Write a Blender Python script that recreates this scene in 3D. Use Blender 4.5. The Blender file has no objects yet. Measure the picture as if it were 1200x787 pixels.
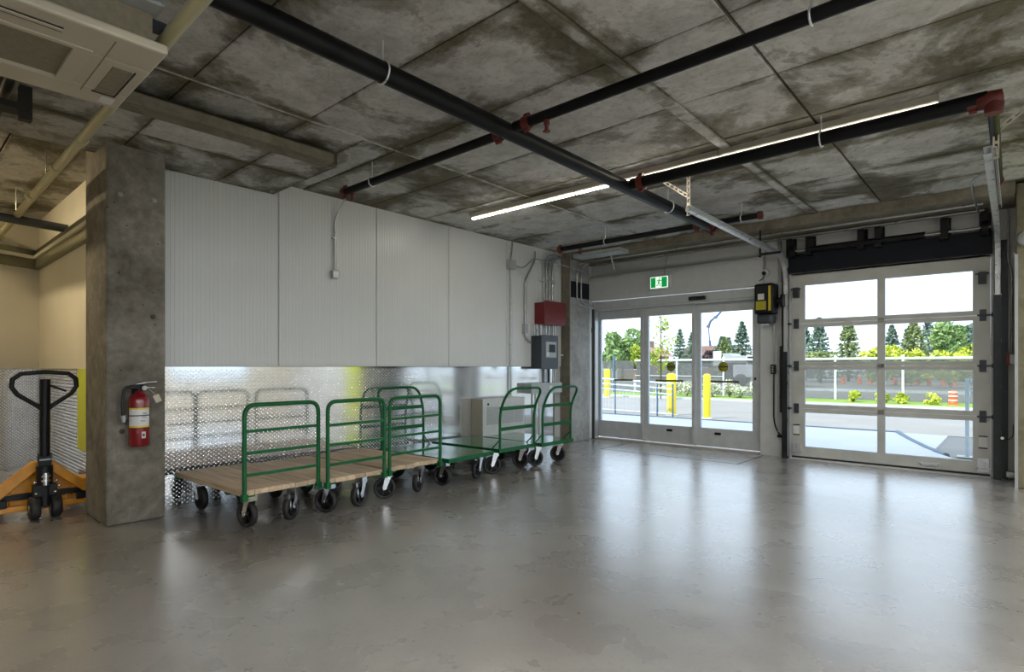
import bpy, math, random
from mathutils import Vector, Matrix
random.seed(7)
sc = bpy.context.scene
COL = sc.collection

# ------------------------------------------------------------------ camera
F_PX, CX, HY, CAM_H = 665.0, 600.0, 429.5, 1.22
YAW = math.atan(590 / 665)
cd = bpy.data.cameras.new('camera')
cam = bpy.data.objects.new('camera', cd); COL.objects.link(cam)
cd.sensor_width = 36.0; cd.lens = F_PX / 1200 * 36.0
cd.shift_y = (HY - 393.5) / 1200
cd.clip_start = 0.05; cd.clip_end = 500
cam.location = (0, 0, CAM_H); cam.rotation_euler = (math.pi / 2, 0, YAW)
sc.camera = cam

# ------------------------------------------------------------------ world, sun, exposure
SKY_STRENGTH = 1.55
SUN_STRENGTH = 3.0
LED_STRENGTH = 30.0
FILL_STRENGTH = 2.0
FILL_WATTS = 56.0
WARM_STRENGTH = 90.0
w = bpy.data.worlds.new('world'); sc.world = w; w.use_nodes = True
bg = w.node_tree.nodes['Background']
bg.inputs[0].default_value = (0.75, 0.84, 1.0, 1); bg.inputs[1].default_value = SKY_STRENGTH
sd = bpy.data.lights.new('sun', 'SUN'); sd.energy = SUN_STRENGTH; sd.angle = 0.01; sd.color = (1, 0.94, 0.86)
sun = bpy.data.objects.new('sun', sd); COL.objects.link(sun)
az = Vector((0.45, 0.9)).normalized(); el = math.radians(50)
sdir = Vector((az.x * math.cos(el), az.y * math.cos(el), -math.sin(el)))
sun.rotation_euler = sdir.to_track_quat('-Z', 'Y').to_euler(); sun.location = (-6, -8, 20)
vs = sc.view_settings
sc.display_settings.display_device = 'sRGB'
vs.view_transform = 'Standard'; vs.look = 'None'; vs.gamma = 1; vs.use_curve_mapping = False
vs.exposure = 0.54
sc.cycles.caustics_reflective = False; sc.cycles.caustics_refractive = False
sc.cycles.sample_clamp_indirect = 4.0; sc.cycles.blur_glossy = 0.5

# ------------------------------------------------------------------ helpers
OFF = {}
def empty(name, loc=(0, 0, 0), label=None, cat=None, group=None, kind=None):
    o = bpy.data.objects.new(name, None); COL.objects.link(o); o.location = loc
    o.empty_display_size = 0.1
    OFF[o] = Vector(loc); tag(o, label, cat, group, kind); return o
def tag(o, label=None, cat=None, group=None, kind=None):
    if label: o['label'] = label
    if cat: o['category'] = cat
    if group: o['group'] = group
    if kind: o['kind'] = kind
    return o
def V(*a): return Vector(a)

class MB:
    def __init__(s): s.v = []; s.f = []; s.sm = []; s.mi = []; s.m = 0
    def add(s, vs_, fs, smooth=False):
        b = len(s.v); s.v.extend([tuple(p) for p in vs_])
        for f in fs: s.f.append(tuple(b + i for i in f)); s.sm.append(smooth); s.mi.append(s.m)
        return s
    def box(s, x0, x1, y0, y1, z0, z1, M=None):
        p = [V(x, y, z) for z in (z0, z1) for y in (y0, y1) for x in (x0, x1)]
        if M: p = [M @ q for q in p]
        return s.add(p, [(0, 2, 3, 1), (4, 5, 7, 6), (0, 1, 5, 4), (2, 6, 7, 3), (0, 4, 6, 2), (1, 3, 7, 5)])
    def prism(s, poly, axis, a0, a1):
        """poly: list of 2D points; extruded along axis ('x','y','z')"""
        def mk(p, a):
            if axis == 'x': return (a, p[0], p[1])
            if axis == 'y': return (p[0], a, p[1])
            return (p[0], p[1], a)
        n = len(poly)
        vv = [mk(p, a0) for p in poly] + [mk(p, a1) for p in poly]
        fs = [tuple(range(n))[::-1], tuple(range(n, 2 * n))] + [(i, (i + 1) % n, n + (i + 1) % n, n + i) for i in range(n)]
        return s.add(vv, fs)
    def tube(s, path, r, n=8, closed=False, caps=True):
        P = [Vector(p) for p in path]; m = len(P); rings = []
        ref = None
        for i in range(m):
            if closed: t = (P[(i + 1) % m] - P[i - 1])
            elif i == 0: t = P[1] - P[0]
            elif i == m - 1: t = P[-1] - P[-2]
            else: t = (P[i + 1] - P[i]).normalized() + (P[i] - P[i - 1]).normalized()
            t.normalize()
            if ref is None:
                ref = V(0, 0, 1) if abs(t.z) < 0.9 else V(1, 0, 0)
                ref = (ref - t * ref.dot(t)).normalized()
            else:
                ref = (ref - t * ref.dot(t))
                if ref.length < 1e-4: ref = V(1, 0, 0) if abs(t.x) < .9 else V(0, 1, 0); ref = ref - t * ref.dot(t)
                ref.normalize()
            b = t.cross(ref); rr = r[i] if isinstance(r, (list, tuple)) else r
            k = 1.0
            if 0 < i < m - 1 and not closed:
                c = (P[i + 1] - P[i]).normalized().dot((P[i] - P[i - 1]).normalized())
                k = 1 / max(0.5, math.sqrt(max(0.0, (1 + c) / 2)))
            rings.append([P[i] + (ref * math.cos(2 * math.pi * j / n) + b * math.sin(2 * math.pi * j / n)) * rr * k for j in range(n)])
        vv = [p for q in rings for p in q]; fs = []
        for i in range(m if closed else m - 1):
            a, b2 = i * n, ((i + 1) % m) * n
            for j in range(n): fs.append((a + j, a + (j + 1) % n, b2 + (j + 1) % n, b2 + j))
        s.add(vv, fs, True)
        if not closed and caps:
            s.add(rings[0], [tuple(range(n))[::-1]]); s.add(rings[-1], [tuple(range(n))])
        return s
    def cyl(s, p0, p1, r, n=12): return s.tube([p0, p1], r, n)
    def lathe(s, prof, c=(0, 0, 0), axis='z', n=16, smooth=True):
        """prof: list of (r, h)"""
        vv = []
        for r, h in prof:
            for j in range(n):
                a = 2 * math.pi * j / n; x, y = r * math.cos(a), r * math.sin(a)
                p = {'z': (x, y, h), 'y': (x, h, y), 'x': (h, x, y)}[axis]
                vv.append((p[0] + c[0], p[1] + c[1], p[2] + c[2]))
        fs = []
        for i in range(len(prof) - 1):
            for j in range(n): fs.append((i * n + j, i * n + (j + 1) % n, (i + 1) * n + (j + 1) % n, (i + 1) * n + j))
        s.add(vv, fs, smooth)
        for i in (0, len(prof) - 1):
            if prof[i][0] > 1e-5: s.add(vv[i * n:(i + 1) * n], [tuple(range(n))])
        return s
    def build(s, name, mat, parent=None, bevel=0.0, local=False):
        me = bpy.data.meshes.new(name)
        off = Vector((0, 0, 0))
        if parent is not None and not local: off = OFF.get(parent, off)
        me.from_pydata([(x - off.x, y - off.y, z - off.z) for x, y, z in s.v], [], s.f)
        me.polygons.foreach_set('use_smooth', s.sm)
        mats = mat if isinstance(mat, (list, tuple)) else [mat]
        for m_ in mats: me.materials.append(m_)
        me.polygons.foreach_set('material_index', s.mi)
        me.update()
        o = bpy.data.objects.new(name, me); COL.objects.link(o)
        if parent is not None: o.parent = parent
        OFF[o] = off
        if bevel:
            b = o.modifiers.new('Bevel', 'BEVEL'); b.width = bevel; b.segments = 2; b.limit_method = 'ANGLE'; b.angle_limit = math.radians(40)
        return o
def fillet(path, rad, seg=5):
    P = [Vector(p) for p in path]; out = [P[0]]
    for i in range(1, len(P) - 1):
        a, b, c = P[i - 1], P[i], P[i + 1]
        d1 = (a - b); d2 = (c - b); r = min(rad, d1.length * .49, d2.length * .49)
        p0 = b + d1.normalized() * r; p1 = b + d2.normalized() * r
        for k in range(seg + 1):
            t = k / seg; out.append(p0 * (1 - t) ** 2 + b * 2 * t * (1 - t) + p1 * t ** 2)
    out.append(P[-1]); return out
def bx(name, mat, parent, *b, bevel=0.0):
    return MB().box(*b).build(name, mat, parent, bevel)
def copy_tree(o, parent=None):
    c = o.copy(); COL.objects.link(c)
    if parent is not None: c.parent = parent
    for ch in list(o.children): copy_tree(ch, c)
    return c

# ------------------------------------------------------------------ materials
MATS = {}
def nt(name):
    m = bpy.data.materials.new(name); m.use_nodes = True; t = m.node_tree
    return m, t, t.nodes['Principled BSDF']
def lin(c): return tuple((x / 12.92 if x <= .04045 else ((x + .055) / 1.055) ** 2.4) for x in [q / 255 for q in c]) + (1,)
def N(t, typ, **kw):
    n = t.nodes.new(typ)
    for k, v in kw.items():
        if k.startswith('i_'):
            n.inputs[k[2:].replace('_', ' ')].default_value = v
        else: setattr(n, k, v)
    return n
def ramp(t, fac, stops, interp='LINEAR'):
    r = t.nodes.new('ShaderNodeValToRGB'); r.color_ramp.interpolation = interp
    e = r.color_ramp.elements
    while len(e) < len(stops): e.new(0.5)
    for i, (p, c) in enumerate(stops):
        e[i].position = p; e[i].color = c if len(c) == 4 else tuple(c) + (1,)
    t.links.new(fac, r.inputs[0]); return r
def mth(t, op, a, b=None, c=None, clamp=False):
    n = t.nodes.new('ShaderNodeMath'); n.operation = op; n.use_clamp = clamp
    for i, x in enumerate((a, b, c)):
        if x is None: continue
        if isinstance(x, (int, float)): n.inputs[i].default_value = x
        else: t.links.new(x, n.inputs[i])
    return n.outputs[0]
def mix(t, fac, a, b, mode='MIX'):
    n = t.nodes.new('ShaderNodeMix'); n.data_type = 'RGBA'; n.blend_type = mode
    for s_, x in ((n.inputs[0], fac), (n.inputs[6], a), (n.inputs[7], b)):
        if isinstance(x, (int, float)): s_.default_value = x
        elif isinstance(x, tuple): s_.default_value = x
        else: t.links.new(x, s_)
    return n.outputs[2]
def noise(t, vec, scale, detail=4, rough=.5, dist=0.0):
    n = t.nodes.new('ShaderNodeTexNoise'); n.inputs['Scale'].default_value = scale
    n.inputs['Detail'].default_value = detail; n.inputs['Roughness'].default_value = rough; n.inputs['Distortion'].default_value = dist
    if vec is not None: t.links.new(vec, n.inputs['Vector'])
    return n.outputs['Fac']
def pos(t): return t.nodes.new('ShaderNodeNewGeometry').outputs['Position']
def objc(t): return t.nodes.new('ShaderNodeTexCoord').outputs['Object']
def bump(t, h, strength=.3, dist=.01):
    b = t.nodes.new('ShaderNodeBump'); b.inputs['Strength'].default_value = strength; b.inputs['Distance'].default_value = dist
    t.links.new(h, b.inputs['Height']); return b.outputs['Normal']
def plain(name, col, rough=.5, metal=0.0, var=.06, vscale=9.0, spec=.5, coat=0.0):
    """a paint/metal with slight worn variation"""
    m, t, b = nt(name)
    f = noise(t, objc(t), vscale, 5)
    c = lin(col) if max(col) > 1 else tuple(col) + (1,)
    dk = tuple(x * (1 - var * 2.2) for x in c[:3]) + (1,); lt = tuple(min(1, x * (1 + var * 2.2)) for x in c[:3]) + (1,)
    r = ramp(t, f, [(.3, dk), (.7, lt)]); t.links.new(r.outputs[0], b.inputs['Base Color'])
    rr = mth(t, 'MULTIPLY_ADD', f, .16, rough - .08, clamp=True); t.links.new(rr, b.inputs['Roughness'])
    b.inputs['Metallic'].default_value = metal; b.inputs['Specular IOR Level'].default_value = spec
    if coat: b.inputs['Coat Weight'].default_value = coat
    MATS[name] = m; return m
def emis(name, col, s, base=(.8, .8, .8)):
    m, t, b = nt(name); b.inputs['Base Color'].default_value = tuple(base) + (1,)
    b.inputs['Emission Color'].default_value = tuple(col) + (1,); b.inputs['Emission Strength'].default_value = s
    MATS[name] = m; return m

def m_floor():
    m, t, b = nt('polished_concrete'); p = pos(t)
    a = noise(t, p, .6, 3, .5, .1); c = noise(t, p, 2.6, 5, .5, .1); d = noise(t, p, 38, 4, .6); e = noise(t, p, 9, 5, .7)
    s = mth(t, 'ADD', mth(t, 'MULTIPLY', a, .68), mth(t, 'MULTIPLY', c, .32))
    r = ramp(t, s, [(.34, (.195, .176, .153)), (.48, (.275, .255, .228)), (.56, (.33, .31, .282)), (.68, (.39, .365, .33))])
    sp = ramp(t, d, [(.30, (.82, .82, .82)), (.45, (1, 1, 1)), (.68, (1, 1, 1)), (.8, (1.12, 1.12, 1.12))])
    col = mix(t, 1.0, r.outputs[0], sp.outputs[0], 'MULTIPLY')
    # worn pale patches and small dark chips
    pk = ramp(t, noise(t, p, 1.3, 4, .5, .1), [(.60, (0, 0, 0)), (.72, (1, 1, 1))])
    col = mix(t, mth(t, 'MULTIPLY', pk.outputs[0], .35), col, (.43, .39, .335, 1))
    vo = t.nodes.new('ShaderNodeTexVoronoi'); vo.inputs['Scale'].default_value = 2.6; t.links.new(p, vo.inputs['Vector'])
    vo.inputs['Randomness'].default_value = 1.0
    ch = ramp(t, mth(t, 'ADD', vo.outputs['Distance'], mth(t, 'MULTIPLY', e, .08)), [(.055, (1, 1, 1)), (.075, (0, 0, 0))])
    col = mix(t, mth(t, 'MULTIPLY', ch.outputs[0], .7), col, (.05, .04, .03, 1))
    t.links.new(col, b.inputs['Base Color'])
    ro = mth(t, 'ADD', mth(t, 'MULTIPLY', c, .16), .20); t.links.new(ro, b.inputs['Roughness'])
    b.inputs['Specular IOR Level'].default_value = 1.0
    b.inputs['Coat Weight'].default_value = 1.0; b.inputs['Coat Roughness'].default_value = .27; b.inputs['Coat IOR'].default_value = 1.8
    t.links.new(bump(t, e, .06, .004), b.inputs['Normal']); return m
def m_ceiling():
    m, t, b = nt('stained_cast_concrete'); p = pos(t)
    g = t.nodes.new('ShaderNodeTexCoord').outputs['Generated']
    oi = t.nodes.new('ShaderNodeObjectInfo').outputs['Random']
    sx = t.nodes.new('ShaderNodeSeparateXYZ'); t.links.new(g, sx.inputs[0])
    def edge(o): return mth(t, 'MULTIPLY', mth(t, 'SUBTRACT', .5, mth(t, 'ABSOLUTE', mth(t, 'SUBTRACT', o, .5))), 2)
    ed = mth(t, 'MINIMUM', edge(sx.outputs[0]), edge(sx.outputs[1]))       # 0 at the board edge
    edm = ramp(t, ed, [(0, (1, 1, 1)), (.22, (.35, .35, .35)), (.6, (0, 0, 0))])
    n1 = noise(t, p, 1.1, 11, .68, .35); n2 = noise(t, p, 4.5, 8, .7, .3); n3 = noise(t, p, 30, 4, .6)
    sm = mth(t, 'ADD', mth(t, 'ADD', mth(t, 'MULTIPLY', n1, .75), mth(t, 'MULTIPLY', n2, .25)), mth(t, 'MULTIPLY', edm.outputs[0], .10))
    sm = mth(t, 'ADD', sm, mth(t, 'MULTIPLY', mth(t, 'SUBTRACT', oi, .5), .09))
    st = ramp(t, sm, [(.512, (0, 0, 0)), (.54, (.5, .5, .5)), (.61, (1, 1, 1))])
    lt = ramp(t, n2, [(.3, (.40, .388, .36)), (.6, (.64, .63, .605))])
    dk = ramp(t, n2, [(.3, (.08, .07, .043)), (.7, (.19, .17, .12))])
    c = mix(t, st.outputs[0], lt.outputs[0], dk.outputs[0])
    sp = ramp(t, n3, [(.3, (.8, .8, .8)), (.5, (1, 1, 1))]); c = mix(t, 1.0, c, sp.outputs[0], 'MULTIPLY')
    vein = ramp(t, mth(t, 'ABSOLUTE', mth(t, 'SUBTRACT', noise(t, p, 2.1, 6, .6, 1.5), .5)), [(.0, (.45, .42, .36)), (.018, (1, 1, 1))])
    c = mix(t, .25, c, vein.outputs[0], 'MULTIPLY')
    t.links.new(c, b.inputs['Base Color']); b.inputs['Roughness'].default_value = .8; b.inputs['Specular IOR Level'].default_value = .25
    t.links.new(bump(t, mth(t, 'ADD', n3, n2), .25, .006), b.inputs['Normal']); return m
def m_concrete(name, c0, c1, c2, sc_=1.0):
    m, t, b = nt(name); p = pos(t)
    n1 = noise(t, p, 2.2 * sc_, 7, .65, .5); n2 = noise(t, p, 14 * sc_, 6, .65); n3 = noise(t, p, 60, 3)
    f = mth(t, 'ADD', mth(t, 'MULTIPLY', n1, .65), mth(t, 'MULTIPLY', n2, .35))
    r = ramp(t, f, [(.36, c0), (.5, c1), (.64, c2)])
    vo = t.nodes.new('ShaderNodeTexVoronoi'); vo.inputs['Scale'].default_value = 9; t.links.new(p, vo.inputs['Vector'])
    hol = ramp(t, vo.outputs['Distance'], [(.045, (.35, .32, .28)), (.07, (1, 1, 1))])
    c = mix(t, 1.0, r.outputs[0], hol.outputs[0], 'MULTIPLY')
    t.links.new(c, b.inputs['Base Color']); b.inputs['Roughness'].default_value = .75; b.inputs['Specular IOR Level'].default_value = .3
    t.links.new(bump(t, mth(t, 'ADD', n2, mth(t, 'MULTIPLY', hol.outputs[0], .5)), .3, .006), b.inputs['Normal']); MATS[name] = m; return m
def m_wood():
    m, t, b = nt('plank_wood'); o = objc(t)
    oi = t.nodes.new('ShaderNodeObjectInfo').outputs['Random']
    mp = t.nodes.new('ShaderNodeMapping'); mp.inputs['Scale'].default_value = (1.2, 22, 22); t.links.new(o, mp.inputs[0])
    ad = t.nodes.new('ShaderNodeVectorMath'); ad.operation = 'ADD'; t.links.new(mp.outputs[0], ad.inputs[0])
    cb = t.nodes.new('ShaderNodeCombineXYZ'); t.links.new(mth(t, 'MULTIPLY', oi, 37), cb.inputs[0]); t.links.new(mth(t, 'MULTIPLY', oi, 91), cb.inputs[1]); t.links.new(cb.outputs[0], ad.inputs[1])
    n1 = noise(t, ad.outputs[0], 1.0, 6, .6, .8); n2 = noise(t, o, 5, 4)
    a = ramp(t, n1, [(.3, (.46, .32, .185)), (.55, (.72, .54, .35)), (.75, (.80, .64, .46))])
    k = mth(t, 'MULTIPLY_ADD', oi, .5, .72)
    c = mix(t, 1.0, a.outputs[0], ramp(t, k, [(0, (.0, .0, .0)), (1, (1, 1, 1))]).outputs[0], 'MULTIPLY')
    c = mix(t, mth(t, 'MULTIPLY', n2, .25), c, (.40, .36, .31, 1))
    t.links.new(c, b.inputs['Base Color']); b.inputs['Roughness'].default_value = .6
    t.links.new(bump(t, n1, .2, .002), b.inputs['Normal']); return m
def m_glass(name='window_glass', tint=(.93, .97, .97), refl=.09):
    m = bpy.data.materials.new(name); m.use_nodes = True; t = m.node_tree; t.nodes.clear()
    out = t.nodes.new('ShaderNodeOutputMaterial'); tr = t.nodes.new('ShaderNodeBsdfTransparent'); gl = t.nodes.new('ShaderNodeBsdfGlossy')
    tr.inputs[0].default_value = tuple(tint) + (1,); gl.inputs['Roughness'].default_value = .02
    fr = t.nodes.new('ShaderNodeFresnel'); fr.inputs[0].default_value = 1.45
    mx = t.nodes.new('ShaderNodeMixShader')
    t.links.new(mth(t, 'MULTIPLY', fr.outputs[0], .22), mx.inputs[0]); t.links.new(tr.outputs[0], mx.inputs[1]); t.links.new(gl.outputs[0], mx.inputs[2]); t.links.new(mx.outputs[0], out.inputs[0])
    return m
def m_screen(name, col, opac, scale=220):
    """woven see-through fence cloth"""
    m = bpy.data.materials.new(name); m.use_nodes = True; t = m.node_tree; b = t.nodes['Principled BSDF']
    b.inputs['Base Color'].default_value = tuple(col) + (1,); b.inputs['Roughness'].default_value = .8
    n = noise(t, pos(t), 1.3, 5)
    t.links.new(mth(t, 'MULTIPLY_ADD', n, .25, opac - .12, clamp=True), b.inputs['Alpha']); return m
def m_leaf(name, c0, c1, c2):
    m, t, b = nt(name)
    n = noise(t, pos(t), 1.7, 4, .6); wn = t.nodes.new('ShaderNodeTexWhiteNoise')
    vm = t.nodes.new('ShaderNodeVectorMath'); vm.operation = 'SNAP'; vm.inputs[1].default_value = (.3, .3, .3); t.links.new(pos(t), vm.inputs[0]); t.links.new(vm.outputs[0], wn.inputs['Vector'])
    f = mth(t, 'ADD', mth(t, 'MULTIPLY', n, .6), mth(t, 'MULTIPLY', wn.outputs['Value'], .4))
    r = ramp(t, f, [(.25, c0), (.5, c1), (.75, c2)]); t.links.new(r.outputs[0], b.inputs['Base Color'])
    b.inputs['Roughness'].default_value = .7; b.inputs['Specular IOR Level'].default_value = .2
    b.inputs['Transmission Weight'].default_value = 0.0
    return m
def m_ground(name, c0, c1, rough=.9, s=3.0):
    m, t, b = nt(name); p = pos(t)
    f = mth(t, 'ADD', mth(t, 'MULTIPLY', noise(t, p, s * .2, 6, .6), .5), mth(t, 'MULTIPLY', noise(t, p, s * 9, 5, .7), .5))
    r = ramp(t, f, [(.35, c0), (.65, c1)]); t.links.new(r.outputs[0], b.inputs['Base Color']); b.inputs['Roughness'].default_value = rough
    b.inputs['Specular IOR Level'].default_value = .2
    t.links.new(bump(t, f, .3, .01), b.inputs['Normal']); return m
def m_plate(name='aluminium_plate', c0=(.66, .67, .68), c1=(.74, .75, .76), r0=.04):
    m, t, b = nt(name); p = pos(t)
    n = noise(t, p, 6, 4); b.inputs['Metallic'].default_value = 1.0
    r = ramp(t, n, [(.3, c0), (.7, c1)]); t.links.new(r.outputs[0], b.inputs['Base Color'])
    t.links.new(mth(t, 'MULTIPLY_ADD', n, .10, r0), b.inputs['Roughness']); return m

FLOOR = m_floor(); CEIL = m_ceiling(); WOOD = m_wood(); GLASS = m_glass(); PLATE = m_plate(); LUG = m_plate('polished_lugs', (.92, .93, .94), (.96, .96, .97), .18)
COLC = m_concrete('column_concrete', (.11, .098, .075), (.20, .182, .146), (.31, .287, .245))
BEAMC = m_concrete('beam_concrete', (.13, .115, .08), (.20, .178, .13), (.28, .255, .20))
PIERC = m_concrete('pier_concrete', (.22, .215, .20), (.33, .325, .31), (.42, .415, .40))
GAPC = plain('joint_concrete', (.075, .068, .05), .9, var=.1)
SHEET = plain('white_panel_sheet', (.70, .71, .70), .32, var=.015, vscale=1.2)
WHITEP = plain('white_paint', (.62, .63, .62), .45, var=.02)
CREAM = plain('cream_paint', (.72, .68, .56), .6, var=.02, vscale=2)
OLIVE = plain('olive_grey_band', (.20, .19, .12), .6)
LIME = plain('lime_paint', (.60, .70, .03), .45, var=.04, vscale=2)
ALU = plain('satin_aluminium', (.50, .52, .52), .38, .55, .03)
FRAMEG = plain('door_frame_grey', (.58, .60, .60), .42, .15, .03)
GDOOR = plain('garage_door_aluminium', (.54, .545, .50), .5, .15, .05, 4)
GALV = plain('galvanised_steel', (.68, .70, .71), .3, .55, .06, 14)
GALVD = plain('galvanised_conduit', (.42, .42, .41), .3, .9, .06, 14)
CHROME = plain('zinc_fork', (.62, .63, .64), .22, .95, .06, 18)
BLK = plain('black_steel', (.008, .008, .009), .42, .0, .15, spec=.25)
BLKP = plain('black_pipe_paint', (.006, .006, .007), .42, .0, .2, 6, spec=.18)
DARKP = plain('dark_header_panel', (.006, .008, .014), .55, .0, .15, 4, spec=.25)
TRACKB = plain('track_black', (.022, .027, .028), .35, .3, .15)
RUB = plain('black_rubber', (.018, .017, .016), .6, .0, .2, 20)
REDF = plain('red_fitting', (.12, .018, .012), .5, .0, .12, 20)
REDB = plain('red_cabinet', (.17, .012, .014), .42, .0, .04, 4)
REDX = plain('extinguisher_red', (.22, .006, .010), .25, .0, .05, 6, coat=.3)
GREEN = plain('green_enamel', (.004, .105, .030), .38, .0, .08, 12, spec=.3)
GREEND = plain('green_deck_enamel', (.030, .200, .085), .18, .0, .08, 5, coat=.5)
ORANGE = plain('orange_enamel', (.70, .29, .012), .4, .0, .08, 8, coat=.2)
YELLOW = plain('bollard_yellow', (.85, .68, .03), .5, .0, .03, 4)
YEL2 = plain('motor_yellow', (.62, .47, .02), .45, .0, .05)
GREYB = plain('grey_enamel_box', (.40, .42, .42), .45, .1, .03, 5)
CHARC = plain('charcoal_box', (.045, .055, .065), .4, .1, .06, 4)
LABELW = plain('white_label', (.72, .72, .70), .5, .0, .03)
LABELY = plain('yellow_label', (.75, .6, .08), .5, .0, .03)
IVORY = plain('ivory_plastic', (.56, .51, .40), .45, .0, .02, 2)
IVORYD = plain('ivory_grille', (.25, .22, .155), .7, .0, .06, 40)
DARKS = plain('dark_slot', (.02, .019, .015), .7, .0, .1)
PVC = plain('reflection_tinted_pvc', (.52, .48, .28), .3, .0, .03, 3)  # yellow reflections on the white pipe are put into its colour
HOUSING = plain('strip_light_housing', (.55, .51, .42), .5, .0, .03, 3)
DECAL = plain('yellow_decal', (.42, .37, .015), .5, .0, .05, 6)
BAR = plain('push_strip', (.10, .075, .04), .5, .0, .1)
OLBAR = plain('olive_strip', (.20, .17, .02), .5, .0, .1)
BLUEST = plain('pale_blue_steel', (.60, .69, .80), .4, .2, .04)
DBLUE = plain('slate_blue_steel', (.12, .17, .25), .4, .2, .08)
CRANEB = plain('crane_blue', (.07, .12, .30), .5, .0, .05)
FPOST = plain('fence_post_white', (.80, .82, .84), .45, .1, .03)
MESHD = m_screen('fence_screen_cloth', (.17, .17, .18), .50)
BARK = plain('bark', (.10, .075, .05), .9, .0, .15, 12)
L_DEC = m_leaf('leaf_mid_green', (.12, .20, .07), (.28, .42, .15), (.48, .60, .28))
L_YNG = m_leaf('leaf_yellow_green', (.20, .28, .03), (.40, .50, .06), (.58, .64, .14))
L_SPR = m_leaf('needle_blue_green', (.09, .14, .10), (.20, .29, .21), (.36, .45, .34))
L_SPY = m_leaf('needle_olive', (.13, .17, .07), (.28, .35, .14), (.48, .53, .25))
L_HED = m_leaf('hedge_yellow_green', (.30, .38, .03), (.58, .64, .08), (.78, .80, .18))
L_SHR = m_leaf('shrub_pale', (.34, .40, .22), (.66, .68, .50), (.88, .86, .74))
GRASS = m_ground('grass_ground', (.16, .28, .05), (.34, .46, .11), .95, 8)
ASPH = m_ground('asphalt', (.27, .26, .25), (.35, .338, .325))
WALK = m_ground('sidewalk_concrete', (.60, .61, .62), (.70, .71, .72), .85, 4)
DIRT = m_ground('gravel_ground', (.24, .235, .225), (.38, .37, .35))
ROADL = m_ground('pale_road', (.55, .55, .54), (.66, .66, .65))
ORB = plain('barrel_orange', (.80, .13, .02), .5, .0, .05)
BRICK = plain('brown_render', (.30, .20, .15), .8, .0, .1, 2)
ROOFM = plain('grey_shingle', (.16, .16, .17), .8, .0, .12, 3)
TRKW = plain('truck_white', (.55, .56, .58), .4, .0, .04)
LED = emis('led_diffuser', (1.0, .93, .80), LED_STRENGTH)
FILL = emis('fill_diffuser', (.98, .99, 1.0), FILL_STRENGTH)
LEDW = emis('led_warm', (1.0, .80, .50), WARM_STRENGTH)
EXG = emis('exit_green', (.0, .28, .06), .55, (.0, .25, .06))
EXW = emis('exit_white', (.80, 1.0, .80), .75)

# ------------------------------------------------------------------ setting: floor, ceiling
XL, YB = -5.52, 8.20
bx('floor', FLOOR, None, -11.5, 5.2, -6.2, 8.47, -.25, 0.0)['kind'] = 'structure'
tag(bpy.data.objects['floor'], 'polished grey concrete floor with worn patches', None)

ceil = MB().box(-5.52, 5.2, -6.2, 8.45, 3.075, 3.4).box(-11.5, -5.52, -6.2, 1.6, 3.075, 3.4).build('ceiling', GAPC)
tag(ceil, 'stained cast concrete ceiling with board joints', None, None, 'structure')
YS = [7.45, 6.94, 6.15, 5.35, 4.55, 3.75, 2.95, 2.15, 1.35, .55, -.25, -1.05, -1.85, -2.65, -3.45, -4.25, -5.05, -6.2]
bays = [(-5.52, -3.925), (-3.905, -1.85), (-1.757, -1.125), (-1.115, .55), (.57, 2.2), (2.22, 3.7), (3.72, 5.2)]
def panel(nm, x0, x1, y0, y1, z0, z1, par, mat, g=.005):
    # a board of the form, its edge eased so that the joint is a real groove
    e = .006
    mb = MB()
    P = [(x0 + g, y0 + g), (x1 - g, y0 + g), (x1 - g, y1 - g), (x0 + g, y1 - g)]
    Q = [(x0 + g + e, y0 + g + e), (x1 - g - e, y0 + g + e), (x1 - g - e, y1 - g - e), (x0 + g + e, y1 - g - e)]
    vv = [(x, y, z1) for x, y in P] + [(x, y, z0 + e * .6) for x, y in P] + [(x, y, z0) for x, y in Q]
    fs = [(0, 1, 2, 3)] + [(i, 4 + i, 4 + (i + 1) % 4, (i + 1) % 4) for i in range(4)] + [(4 + i, 8 + i, 8 + (i + 1) % 4, 4 + (i + 1) % 4) for i in range(4)] + [(11, 10, 9, 8)]
    mb.add(vv, fs); return mb.build(nm, mat, par)
DROP_X, DROP_Y = -4.36, 2.65
for i in range(len(YS) - 1):
    y1, y0 = YS[i], YS[i + 1]
    for (x0, x1) in bays:
        if x0 == -5.52 and y0 < 2.6:
            if y1 > DROP_Y:   # board cut by the soffit
                panel('ceiling_board', x0, x1, DROP_Y - .01, y1, 3.05 + random.uniform(-.003, .003), 3.08, ceil, CEIL)
                panel('ceiling_board', DROP_X, x1, y0, DROP_Y - .01, 3.05, 3.08, ceil, CEIL); continue
            panel('ceiling_board', DROP_X, x1, y0, y1, 3.05 + random.uniform(-.003, .003), 3.08, ceil, CEIL); continue
        panel('ceiling_board', x0, x1, y0, y1, 3.05 + random.uniform(-.003, .003), 3.08, ceil, CEIL)
for k in range(3):
    ya, yb = [(7.45, 3.75), (3.75, -.25), (-.25, -6.2)][k]
    panel('joint_strip', -1.852, -1.755, yb, ya, 3.038, 3.08, ceil, PIERC if False else CEIL, .002)
    panel('joint_strip', -3.93, -3.90, yb, ya, 3.040, 3.08, ceil, CEIL, .002)
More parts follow.
